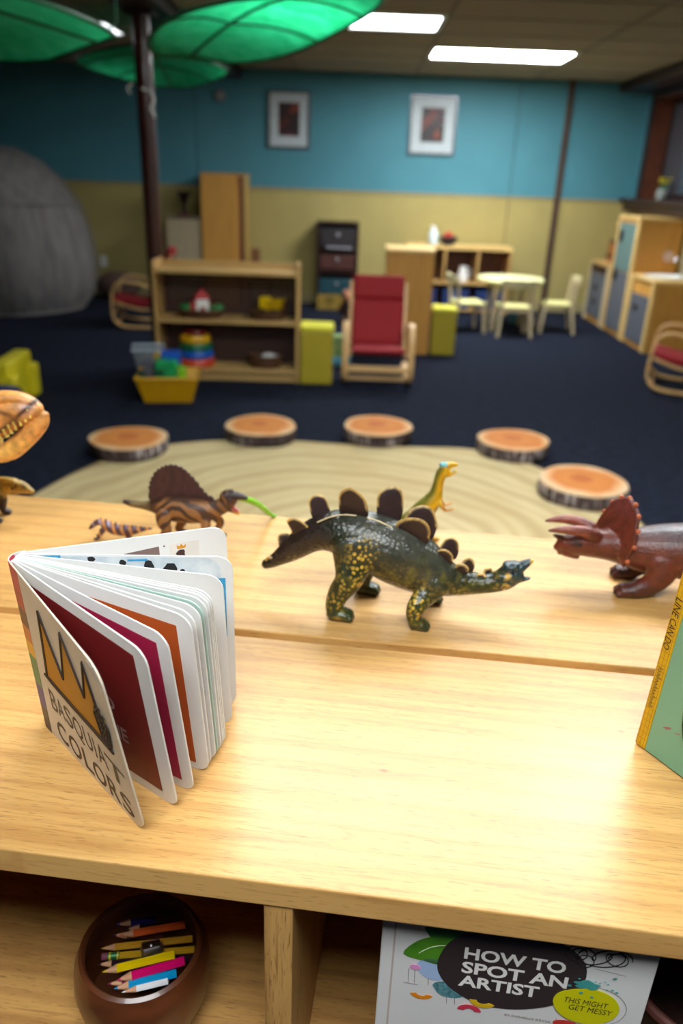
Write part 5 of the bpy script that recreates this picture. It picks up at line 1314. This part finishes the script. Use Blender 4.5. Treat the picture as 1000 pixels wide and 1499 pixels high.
def plate(poly, y, th, tilt, dark, rimc, m, parent, name='back_plate', rimk=.80, jag=0.0, only_top=True, yaw=0.0):
    P = smooth_poly(poly, 4); n = len(P)
    if jag: P = [(x + random.uniform(-jag, jag), z + random.uniform(-jag, jag)) for x, z in P]
    cx = sum(p[0] for p in P) / n; cz = sum(p[1] for p in P) / n; zb_ = min(p[1] for p in P)
    vs = []; fs = []
    layers = [(.0, .5), (.55, .5), (rimk, .45), (.94, .28), (1.0, 0.0)]
    def q(k, s, t_): return [((cx + (x - cx) * k), t_ * th * s, (cz + (z - cz) * k)) for x, z in P]
    rings = [q(k, -1, t_) for k, t_ in layers[1:]] + [q(k, 1, t_) for k, t_ in layers[-2:0:-1]]
    vs = []
    for r_ in rings: vs += r_
    for i in range(len(rings) - 1):
        for k in range(n): fs.append((i * n + k, i * n + (k + 1) % n, (i + 1) * n + (k + 1) % n, (i + 1) * n + k))
    fs.append(tuple(range(n))); fs.append(tuple(range((len(rings) - 1) * n, len(rings) * n)))
    o = MB().add([(x, yy, z) for x, yy, z in vs], fs).build(name, m, parent, smooth=True)
    h = max(p[1] for p in P) - zb_
    def cf(p, nn):
        kx = max(abs(0), 0)
        best = min(math.hypot(p[0] - a[0], p[2] - a[1]) for a in P)
        k = sst(.0024, .0006, best) if (p[2] - zb_) > h * .45 or not only_top else 0
        return mixt(dark, rimc, k * (.55 + .9 * max(0, .5 + nz(p, 300)))), 0
    paint(o.data, cf)
    o.location = (0, y, 0); 
    if tilt or yaw:
        M_ = Matrix.Translation((cx, y, zb_)) @ Matrix.Rotation(yaw, 4, 'Z') @ Matrix.Rotation(tilt, 4, 'X') @ Matrix.Translation((-cx, 0, -zb_))
        o.location = M_.to_translation(); o.rotation_euler = M_.to_euler()
    return o
PD = lin((48, 28, 28))[:3]; PR = lin((222, 182, 108))[:3]
pl_ = [([(-.1455, .046), (-.1480, .054), (-.1440, .0600), (-.1370, .0590), (-.134, .052)], -.002),
       ([(-.128, .066), (-.134, .076), (-.1330, .0850), (-.123, .0875), (-.116, .082), (-.112, .074)], .003),
       ([(-.111, .078), (-.117, .098), (-.1215, .109), (-.114, .1150), (-.103, .1125), (-.094, .103), (-.092, .092)], -.003),
       ([(-.090, .105), (-.0975, .120), (-.0985, .131), (-.0910, .1375), (-.0800, .1345), (-.0745, .122), (-.074, .110)], .004),
       ([(-.059, .116), (-.0625, .136), (-.0615, .149), (-.0500, .1585), (-.0370, .1515), (-.0300, .139), (-.0315, .116)], -.003),
       ([(-.017, .113), (-.0210, .131), (-.0185, .146), (-.0045, .1530), (.0050, .1500), (.0095, .137), (.0055, .112)], .006),
       ([(.001, .103), (.0035, .119), (.0160, .128), (.0310, .129), (.0400, .121), (.0420, .106), (.036, .090), (.022, .088)], -.007),
       ([(.010, .100), (.0140, .121), (.0260, .1305), (.0390, .130), (.0475, .119), (.0490, .104), (.040, .088)], .009),
       ([(.047, .076), (.0500, .086), (.0580, .0905), (.0660, .0880), (.0700, .080), (.0670, .068), (.056, .066)], -.004),
       ([(.054, .078), (.0580, .092), (.0660, .0970), (.0740, .0930), (.0765, .083), (.0720, .070)], .006),
       ([(.072, .064), (.0765, .0715), (.0840, .0720), (.0890, .066), (.0860, .057), (.076, .057)], -.003),
       ([(.080, .064), (.0850, .0735), (.0920, .0735), (.0960, .066), (.0930, .057)], .004),
       ([(.097, .053), (.1000, .0600), (.1070, .0610), (.1100, .055), (.106, .050)], -.002),
       ([(.105, .054), (.1080, .0630), (.1150, .0640), (.1180, .057), (.114, .052)], .003)]
m_plate = dmat((200, 160, 90), 500, .45, .3, .15)
for P, y in pl_: plate(P, y, .0035, R(-10 if y > 0 else 12), PD, PR, m_plate, STG, yaw=R(6 if y > 0 else -8))
sm_ = MB(); sm_.tube([(x, -.0145 + .1 * (z - .121), z) for x, z in spline([(-.086, .1135), (-.070, .1215), (-.056, .1248), (-.042, .1250)], 5)], .0008, 6); sm_.tube([(x, -.0145, z) for x, z in spline([(-.030, .1240), (-.016, .1200), (-.002, .1140)], 5)], .0008, 6)
sm_.build('seam_highlight', mat((226, 206, 160), .4, .05, 80), STG, smooth=True)  # top seam with its white highlights put into the pale colour
for sy in (-1, 1): MB().sphere((.1385, sy * .0098, .0675), .0016, 10, 7).build('eye', m_black, STG, smooth=True)

# ---------------------------------------------------------------- sail-backed dinosaur
SPN = thing('sail_dinosaur', 'brown swirl-patterned toy dinosaur with a dark serrated sail and open mouth', 'toy dinosaur', (-.20, .958, ST), R(-5.7))
mb = MB()
limb(mb, L2([(-.1000, .0500, .0030), (-.090, .0480, .0048), (-.074, .0470, .0060), (-.060, .0470, .0090), (-.048, .0470, .0150, .013), (-.032, .0460, .0190, .017), (-.012, .0460, .0195, .019), (.008, .0460, .0180, .018), (.022, .0480, .0145, .014), (.034, .0530, .0115, .011), (.044, .0600, .0110, .0095), (.050, .0660, .0095, .009)]), n=22)
limb(mb, L2([(.043, .0690, .0085, .0085), (.054, .0710, .0062, .007), (.064, .0710, .0046, .0055), (.0715, .0690, .0026, .004)]))
limb(mb, L2([(.042, .0570, .0075, .0075), (.050, .0520, .0050, .006), (.057, .0475, .0032, .0045), (.0605, .0450, .0018, .003)]))
limb(mb, L2([(.0440, .0765, .0032, .004), (.0520, .0785, .0022, .003)]))
for sy, fx in ((-1, 0), (1, .012)):
    limb(mb, [(-.040 + fx * .3, sy * .012, .043, .0085, .0130), (-.040 + fx * .6, sy * .016, .030, .0075, .0100), (-.036 + fx, sy * .017, .020, .0055, .0065), (-.043 + fx, sy * .017, .010, .0045, .0052), (-.042 + fx, sy * .017, .005, .0052, .0045), (-.034 + fx, sy * .017, .004, .0055, .0038)])
    limb(mb, [(.016 + fx * .3, sy * .010, .038, .0065, .0085), (.018 + fx, sy * .015, .024, .0048, .0060), (.014 + fx, sy * .016, .012, .0038, .0042), (.017 + fx, sy * .016, .0045, .0042, .0040), (.024 + fx, sy * .016, .0035, .0042, .0030)])
S1 = lin((74, 46, 32))[:3]; S2 = lin((52, 28, 24))[:3]; S3 = lin((112, 92, 56))[:3]
def csp(p, n):
    c = mixt(S1, S2, sst(.060, .070, p[2])); c = mixt(c, S3, sst(-.058, -.068, p[0])); c = mixt(c, S2, sst(-.088, -.096, p[0]))
    c = mixt(c, lin((214, 150, 30))[:3], sst(.050, .056, p[0]) * sst(.056, .050, p[2]))
    c = mixt(c, lin((150, 60, 60))[:3], sst(.048, .056, p[0]) * gaus(p, (.056, .053), .006))
    return c, sst(-.058, -.045, p[0]) * sst(.038, .030, p[0]) * sst(.066, .058, p[2]) + .6 * sst(.03, .036, p[0]) * sst(.048, .044, p[0])
m_spn = dmat((146, 98, 52), 420, .5, .5, .1, swirl=(26, 9))
body_mesh('body', mb, .0011, 4, csp, m_spn, SPN)
sail = [(-.064, .056), (-.0645, .066), (-.0625, .078), (-.0590, .088), (-.0520, .0985), (-.0440, .1045), (-.0350, .1085), (-.0240, .1090), (-.0130, .1045), (-.0060, .0980), (.0020, .0895), (.0110, .0770), (.0190, .0690), (.0270, .0640), (.0200, .056), (-.02, .054), (-.05, .052)]
SP_ = smooth_poly(sail, 3); SJ = []
for i, (x, z) in enumerate(SP_):
    if z > .066: k = .0014 if i % 2 else -.0008; SJ.append((x + (x + .02) / .09 * k * 2, z + k))
    else: SJ.append((x, z))
o = MB().prism(SJ, -.0016, .0016).build('back_sail', mat((62, 34, 34), .6, .35, 160, .5, stretch=(1, 1, .4)), SPN, bev=.0008, seg=1)
MB().tube([(.049, 0, .0555), (.056, 0, .0515), (.0605, 0, .0485)], [.0028, .0026, .0012], 8).build('tongue', mat((196, 84, 92), .4), SPN, smooth=True)
for sy in (-1, 1): MB().sphere((.052, sy * .0066, .0725), .0011, 8, 6).build('eye', m_black, SPN, smooth=True)
# lime toy snake behind its snout
t = thing('toy_snake', 'lime green toy snake hanging from the open mouth of the sail-backed dinosaur', 'toy', (-.105, 1.03, ST))
mb = MB(); limb(mb, [(-.041, -.066, .0615, .0022, .0030), (-.034, -.060, .0605, .0042, .0042), (-.0236, -.045, .0510, .0046, .0046), (-.0132, -.020, .0335, .0042, .0042), (-.003, .005, .0110, .0034, .0034), (.002, .012, .0040, .0022, .0022)])
mb.build('snake_body', mat((128, 196, 32), .4, .12, 60, .2), t, smooth=True)
MB().sphere((.0040, .0140, .0032), .0031, 10, 7, sc=(1.3, 1.2, .9)).build('head', mat((100, 170, 30), .4), t, smooth=True)

# ---------------------------------------------------------------- raptor
RPT = thing('raptor_dinosaur', 'yellow and green upright toy dinosaur with a blue crest behind the plated one', 'toy dinosaur', (.12, .975, ST), 0)
mb = MB()
limb(mb, L2([(-.095, .020, .0015), (-.070, .022, .0035), (-.045, .028, .0065), (-.024, .038, .0105), (-.010, .047, .0150, .012), (.001, .060, .0135, .0125), (.0075, .072, .0110, .010), (.0095, .082, .0082, .0075), (.0110, .094, .0072, .0065), (.0140, .106, .0078, .0065), (.0185, .1115, .0078, .0065)]), n=18)
limb(mb, L2([(.018, .1165, .0062, .006), (.026, .1190, .0045, .0045), (.0325, .1195, .0028, .003)]))
limb(mb, L2([(.017, .1060, .0052, .005), (.025, .1055, .0034, .004), (.0325, .1095, .0020, .003)]))
for sy, fx in ((-1, .0), (1, .006)):
    limb(mb, [(.0135, sy * .007, .066, .0035, .0038), (.019, sy * .0095, .0595, .0026, .0028), (.0245, sy * .010, .0560, .0018, .0020), (.0340, sy * .010, .0590, .0012, .0014)])
    limb(mb, [(-.008, sy * .008, .046, .0070, .0110), (-.001, sy * .010, .034, .0058, .0080), (.006 + fx, sy * .0105, .024, .0042, .0052), (.003 + fx, sy * .0105, .012, .0030, .0034), (.004 + fx, sy * .0105, .004, .0036, .0035), (.013 + fx, sy * .0105, .0032, .0040, .0026)])
Y1 = lin((226, 172, 16))[:3]; Y2 = lin((84, 98, 34))[:3]; Y3 = lin((56, 66, 66))[:3]; CB = lin((110, 186, 190))[:3]
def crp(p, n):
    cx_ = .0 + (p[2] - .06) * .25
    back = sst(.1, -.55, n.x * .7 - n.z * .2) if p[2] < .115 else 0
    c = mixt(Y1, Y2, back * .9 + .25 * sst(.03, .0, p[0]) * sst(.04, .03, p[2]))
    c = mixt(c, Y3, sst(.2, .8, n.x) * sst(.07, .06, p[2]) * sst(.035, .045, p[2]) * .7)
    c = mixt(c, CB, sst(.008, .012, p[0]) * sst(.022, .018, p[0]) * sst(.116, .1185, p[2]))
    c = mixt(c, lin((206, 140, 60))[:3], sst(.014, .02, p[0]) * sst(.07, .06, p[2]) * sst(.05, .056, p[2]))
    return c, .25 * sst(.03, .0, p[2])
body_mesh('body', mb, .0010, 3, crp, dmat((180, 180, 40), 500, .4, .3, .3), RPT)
MB().sphere((.0145, 0, .1185), .0044, 12, 8, sc=(1.2, 1.1, .8)).build('crest', mat((104, 178, 186), .4, .15, 200), RPT, smooth=True)
for sy in (-1, 1): MB().sphere((.0205, sy * .0058, .1180), .0010, 8, 6).build('eye', m_black, RPT, smooth=True)

# ---------------------------------------------------------------- horned dinosaur
TRI = thing('horned_dinosaur', 'reddish brown three-horned toy dinosaur with a knobbed frill at the right', 'toy dinosaur', (.35, .872, ST), R(-5.7))
mb = MB()
limb(mb, L2([(-.0740, .0480, .0050, .005), (-.0690, .0510, .0100, .0085), (-.0560, .0540, .0150, .013), (-.0400, .0570, .0180, .0165), (-.022, .0570, .0190, .019), (-.004, .0560, .0210, .020), (.014, .0550, .0250, .024), (.034, .0545, .0300, .029), (.060, .0555, .0340, .034), (.095, .0565, .0360, .037), (.135, .0560, .0350, .035), (.170, .0540, .0280, .028), (.200, .0480, .0180, .018), (.235, .0360, .0100, .010), (.270, .0240, .0050, .005), (.295, .0180, .0020, .002)]), n=26)
limb(mb, L2([(-.062, .0440, .0080, .010), (-.054, .0395, .0052, .007), (-.0480, .0370, .0036, .005)]))     # lower jaw
limb(mb, L2([(-.0700, .0470, .0060, .0055), (-.0700, .0400, .0030, .003)]))                           # beak
limb(mb, L2([(-.0680, .0600, .0052, .005), (-.0780, .0635, .0030, .003), (-.0810, .0640, .0016, .002)]))   # nose horn
for sy, dz in ((-1, 0), (1, .0)):
    limb(mb, [(-.034, sy * .011, .0725, .0088, .0088), (-.048, sy * .0145, .0785, .0072, .0072), (-.064, sy * .0165, .0800, .0060, .0060), (-.078, sy * .0165, .0790, .0044, .0044), (-.0900, sy * .0150, .0765, .0020, .0020)])
def trleg(x, sy, hx, fx):
    limb(mb, [(x, sy * .022, .050, .014, .024), (x - .002 + hx, sy * .026, .034, .0125, .0185), (x - .012 + hx, sy * .026, .019, .0115, .0140), (x - .028 + fx, sy * .026, .0105, .0110, .0105)])
    limb(mb, [(x - .026 + fx, sy * .026, .0095, .0115, .0095), (x - .043 + fx, sy * .026, .0085, .0120, .0082)])
    for k in (-1, 0, 1): limb(mb, [(x - .042 + fx, sy * .026 + k * .007, .0070, .0038, .0058), (x - .0515 + fx + abs(k) * .002, sy * .026 + k * .008, .0052, .0034, .0045)], 3, 10)
trleg(.052, -1, 0, 0); trleg(.052, 1, .0, .006); trleg(.165, -1, .0, .0); trleg(.165, 1, 0, .008)
# frill: thick curved shield merged into the body
fv = []; ff = []; NA = 26; rr = (.004, .020, .036, .045)
FY = R(27)
def fyaw(x, y): return (-.008 + (x + .008) * math.cos(FY) - y * math.sin(FY) , (x + .008) * math.sin(FY) + y * math.cos(FY))
for s_, off in ((0, 0.0), (1, .0055)):
    for j, r_ in enumerate(rr):
        for i in range(NA + 1):
            an = R(-118 + 236 * i / NA); w_ = 1 + (.03 * math.cos(an * 9) if j == 3 else 0)
            zz_ = .066 + r_ * 1.18 * w_ * math.cos(an); yy_ = r_ * .78 * w_ * math.sin(an)
            xq, yq = fyaw(-.016 + off + .30 * r_ + .22 * (zz_ - .066) - 2.5 * (r_ ** 2) * 1.2, yy_); fv.append((xq, yq, zz_))
nr = len(rr); W1 = NA + 1
for s_ in (0, 1):
    for j in range(nr - 1):
        for i in range(NA):
            a0 = s_ * nr * W1 + j * W1 + i; ff.append((a0, a0 + 1, a0 + W1 + 1, a0 + W1))
for i in range(NA):
    a0 = (nr - 1) * W1 + i; b0 = nr * W1 + a0; ff.append((a0, a0 + 1, b0 + 1, b0)); a0 = i; b0 = nr * W1 + i; ff.append((a0, b0, b0 + 1, a0 + 1))
for j in range(nr - 1):
    for i in (0, NA):
        a0 = j * W1 + i; b0 = nr * W1 + a0; ff.append((a0, a0 + W1, b0 + W1, b0))
mb.add(fv, ff)
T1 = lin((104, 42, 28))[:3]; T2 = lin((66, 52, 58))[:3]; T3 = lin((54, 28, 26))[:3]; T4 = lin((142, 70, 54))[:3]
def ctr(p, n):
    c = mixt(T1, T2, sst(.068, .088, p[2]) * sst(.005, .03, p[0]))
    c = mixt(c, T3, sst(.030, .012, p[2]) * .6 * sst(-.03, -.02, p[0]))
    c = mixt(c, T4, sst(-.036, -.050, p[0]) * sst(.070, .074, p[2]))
    c = mixt(c, T3, .6 * sst(-.082, -.090, p[0]))
    c = mixt(c, T3, .7 * sst(.55, .9, gaus(p, (-.056, .060), .010)))
    c = mixt(c, lin((120, 60, 60))[:3], sst(.088, .11, p[2]) * sst(.02, .0, p[0]) * .5)
    c = mixt(c, lin((96, 34, 22))[:3], max(0, nz(p, 70)) * .6)
    return c, .35 * gaus(p, (.045, .075), .03)
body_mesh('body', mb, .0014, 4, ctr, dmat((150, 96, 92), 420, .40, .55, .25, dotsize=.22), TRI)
m_knob = mat((186, 96, 58), .4, .1, 80)
for k in range(11):
    an = R(-108 + 216 * k / 10); r_ = .0450; z_ = .066 + r_ * 1.18 * math.cos(an); y_ = r_ * .78 * math.sin(an)
    xq, yq = fyaw(-.016 + .003 + .30 * r_ + .22 * (z_ - .066) - 3.0 * r_ ** 2, y_)
    MB().sphere((xq, yq, z_), .0032, 10, 7).build('frill_knob', m_knob, TRI, smooth=True)
for sy in (-1, 1): MB().sphere((-.050, sy * .0160, .0610), .0022, 10, 7).build('eye', m_black, TRI, smooth=True)

# ---------------------------------------------------------------- big-jawed dinosaur at the left edge
TRX = thing('big_jawed_dinosaur', 'large tan toothy toy dinosaur whose head enters at the left edge', 'toy dinosaur', (-.45, .90, ST), 0)
def tx(x, z): return (.9 * x, .047 + .9 * z)
mb = MB()
def TL(pts, y=0.0):
    out_ = []
    for p in pts:
        a_, b_ = tx(p[0], p[1]); out_.append((a_, b_, p[2] * .9, (p[3] if len(p) > 3 else p[2]) * .9))
    return L2(out_, y)
limb(mb, TL([(-.055, .100, .034, .026), (-.030, .118, .031, .025), (-.005, .135, .030, .025), (.020, .149, .0265, .023), (.045, .160, .0220, .019), (.066, .165, .0175, .0155), (.080, .168, .0110, .012)]), n=24)
limb(mb, TL([(.005, .172, .012, .02), (.035, .182, .0095, .016), (.062, .1835, .0070, .012), (.080, .1760, .0060, .009)]))
limb(mb, TL([(.010, .118, .0150, .018), (.018, .126, .012, .018)]))
limb(mb, TL([(.028, .1040, .0125, .015), (.040, .1080, .0135, .016), (.056, .1215, .0140, .016), (.074, .1370, .0125, .014), (.087, .1500, .0095, .011), (.0925, .1600, .0050, .007)]))
limb(mb, TL([(-.020, .104, .020, .020), (.010, .100, .013, .015), (.030, .1000, .0100, .013)]))
# neck, body, tail (outside the frame), legs
limb(mb, TL([(-.035, .115, .030, .024), (-.065, .085, .034, .028), (-.105, .070, .042, .036), (-.150, .068, .042, .036), (-.190, .070, .028, .026), (-.230, .075, .016, .015), (-.280, .085, .006, .006)]), n=22)
for sy, fx in ((-1, 0), (1, .015)):
    limb(mb, [(-.130 + fx, sy * .026, .085, .020, .034), (-.112 + fx, sy * .036, .052, .015, .020), (-.128 + fx, sy * .038, .026, .010, .013), (-.122 + fx, sy * .038, .011, .012, .011), (-.098 + fx, sy * .038, .008, .013, .008)])
    limb(mb, [(-.075, sy * .026, .095, .007, .009), (-.062, sy * .032, .080, .005, .007), (-.052, sy * .032, .084, .003, .004)])
X1 = lin((228, 156, 80))[:3]; X2 = lin((238, 182, 92))[:3]; X3 = lin((110, 66, 40))[:3]; X4 = lin((196, 168, 170))[:3]
def ctx(p, n):
    s_, z_ = p[0] / .9, (p[2] - .047) / .9
    c = mixt(X1, X2, sst(.135, .115, z_))
    q_ = (s_, 0, z_)
    line = abs(math.hypot((s_ - .030) / 1.5, z_ - .148) - .020)
    c = mixt(c, X3, .9 * math.exp(-(line / .0028) ** 2))
    c = mixt(c, X4, .6 * gaus(q_, (.072, .172), .010) + .4 * gaus(q_, (.006, .142), .010))
    ml = z_ - (.126 + (s_ - .02) * .86 - 1.2 * max(0, (s_ - .055)) * .0)
    if s_ > .015: c = mixt(c, lin((70, 34, 24))[:3], math.exp(-(ml / .0045) ** 2) * sst(.012, .02, s_))
    c = mixt(c, lin((190, 124, 60))[:3], max(0, nz(p, 60)) * .7)
    return c, 0
body_mesh('body', mb, .0014, 3, ctx, dmat((190, 120, 60), 260, .42, .35, .25), TRX)
th_ = MB()
for k in range(8):
    s_ = .026 + .0068 * k
    for sy in (-1, 1):
        yy = sy * (.0185 - .0010 * k) * .9
        x_, z_ = tx(s_, .127 + (s_ - .026) * .80 + .0035 * math.sin(k * .33)); th_.cyl((x_, yy, z_ + .0028), (x_ + .0012, yy * 1.03, z_ - .0036), .0020, .0006, 8)
        x_, z_ = tx(s_ + .003, .1215 + (s_ - .026) * .80); th_.cyl((x_, yy * .98, z_ - .001), (x_ - .001, yy * .98, z_ + .0048), .0019, .0006, 8)
tt = th_.build('teeth', mat((222, 196, 96), .35, .08, 100), TRX, smooth=True)
for sy in (-1, 1): MB().sphere((.9 * .006, sy * .0220, .047 + .9 * .147), .0032, 12, 8).build('eye', mat((60, 40, 50), .2), TRX, smooth=True)

# ---------------------------------------------------------------- small mottled dinosaur behind it
SMD = thing('mottled_dinosaur', 'small mottled olive-yellow toy dinosaur at the left edge below the big jaws', 'toy dinosaur', (-.495, 1.005, ST), 0)
mb = MB()
limb(mb, L2([(-.120, .020, .002), (-.095, .030, .006), (-.070, .040, .013), (-.045, .046, .020, .018), (-.015, .050, .020, .018), (.002, .050, .014, .013), (.016, .049, .0100, .010), (.028, .0500, .0110, .010), (.038, .0500, .0095, .009), (.0475, .0465, .0060, .0065), (.0525, .0445, .0035, .005)]), n=20)
limb(mb, L2([(.010, .062, .003, .004), (.018, .0610, .0035, .005), (.030, .0600, .0030, .006)]))
for x in (-.055, -.004):
    for sy in (-1, 1):
        limb(mb, [(x, sy * .012, .044, .008, .012), (x + .005, sy * .016, .026, .006, .0075), (x + .003, sy * .016, .012, .0055, .006), (x + .006, sy * .016, .005, .006, .005), (x + .012, sy * .016, .004, .006, .004)])
def csm(p, n):
    c = mixt(lin((176, 140, 50))[:3], lin((96, 110, 60))[:3], sst(-.1, .4, nz(p, 90)) * sst(.03, .0, p[0]))
    c = mixt(c, lin((110, 74, 30))[:3], sst(.1, .5, nz(p, 160, 3)))
    c = mixt(c, lin((56, 34, 36))[:3], sst(.032, .024, p[2]))
    c = mixt(c, lin((206, 170, 90))[:3], sst(.056, .060, p[2]) * sst(.015, .03, p[0]))
    return c, 0
body_mesh('body', mb, .0012, 3, csm, dmat((200, 170, 80), 400, .42, .4, .2), SMD)
for sy in (-1, 1): MB().sphere((.029, sy * .0100, .0515), .0017, 8, 6).build('eye', m_black, SMD, smooth=True)

# ---------------------------------------------------------------- tiny striped dinosaur
TNY = thing('striped_dinosaur', 'tiny purple-brown toy dinosaur with orange stripes peeping over the open book', 'toy dinosaur', (-.33, .952, ST), 0)
mb = MB()
limb(mb, L2([(-.0155, .0150, .0020), (-.0120, .0185, .0032), (-.0055, .0240, .0042), (.0015, .0245, .0052), (.0080, .0205, .0065), (.0180, .0150, .0075), (.0320, .0140, .0080), (.0450, .0150, .0065), (.0580, .0170, .0035), (.0700, .0180, .0012)]), n=16)
for x in (-.001, .040):
    for sy in (-1, 1): limb(mb, [(x + .004, sy * .004, .0150, .0028, .0045), (x, sy * .006, .0075, .0020, .0026), (x - .004, sy * .006, .0022, .0024, .0020), (x - .0075, sy * .006, .0018, .0022, .0016)], 4, 10)
for k in range(6): limb(mb, L2([(.000 + .0065 * k, .0275 - .0022 * k, .0022), (.0015 + .0065 * k, .0325 - .0022 * k, .0009)]), 3, 10)
def cty(p, n):
    c = lin((96, 62, 66))[:3]
    c = mixt(c, lin((214, 140, 60))[:3], sst(.35, .7, math.sin(p[0] * 560 + p[2] * 200)) * sst(.0, .004, p[0] + .004))
    c = mixt(c, lin((168, 150, 176))[:3], sst(.3, .8, math.sin(p[0] * 560 + 2.4 + p[2] * 200)) * sst(.018, .024, p[2]))
    return c, 0
body_mesh('body', mb, .0008, 2, cty, dmat((214, 140, 60), 700, .5, .3, .1), TNY)
for sy in (-1, 1): MB().sphere((-.0085, sy * .0034, .0235), .0008, 8, 6).build('eye', m_black, TNY, smooth=True)
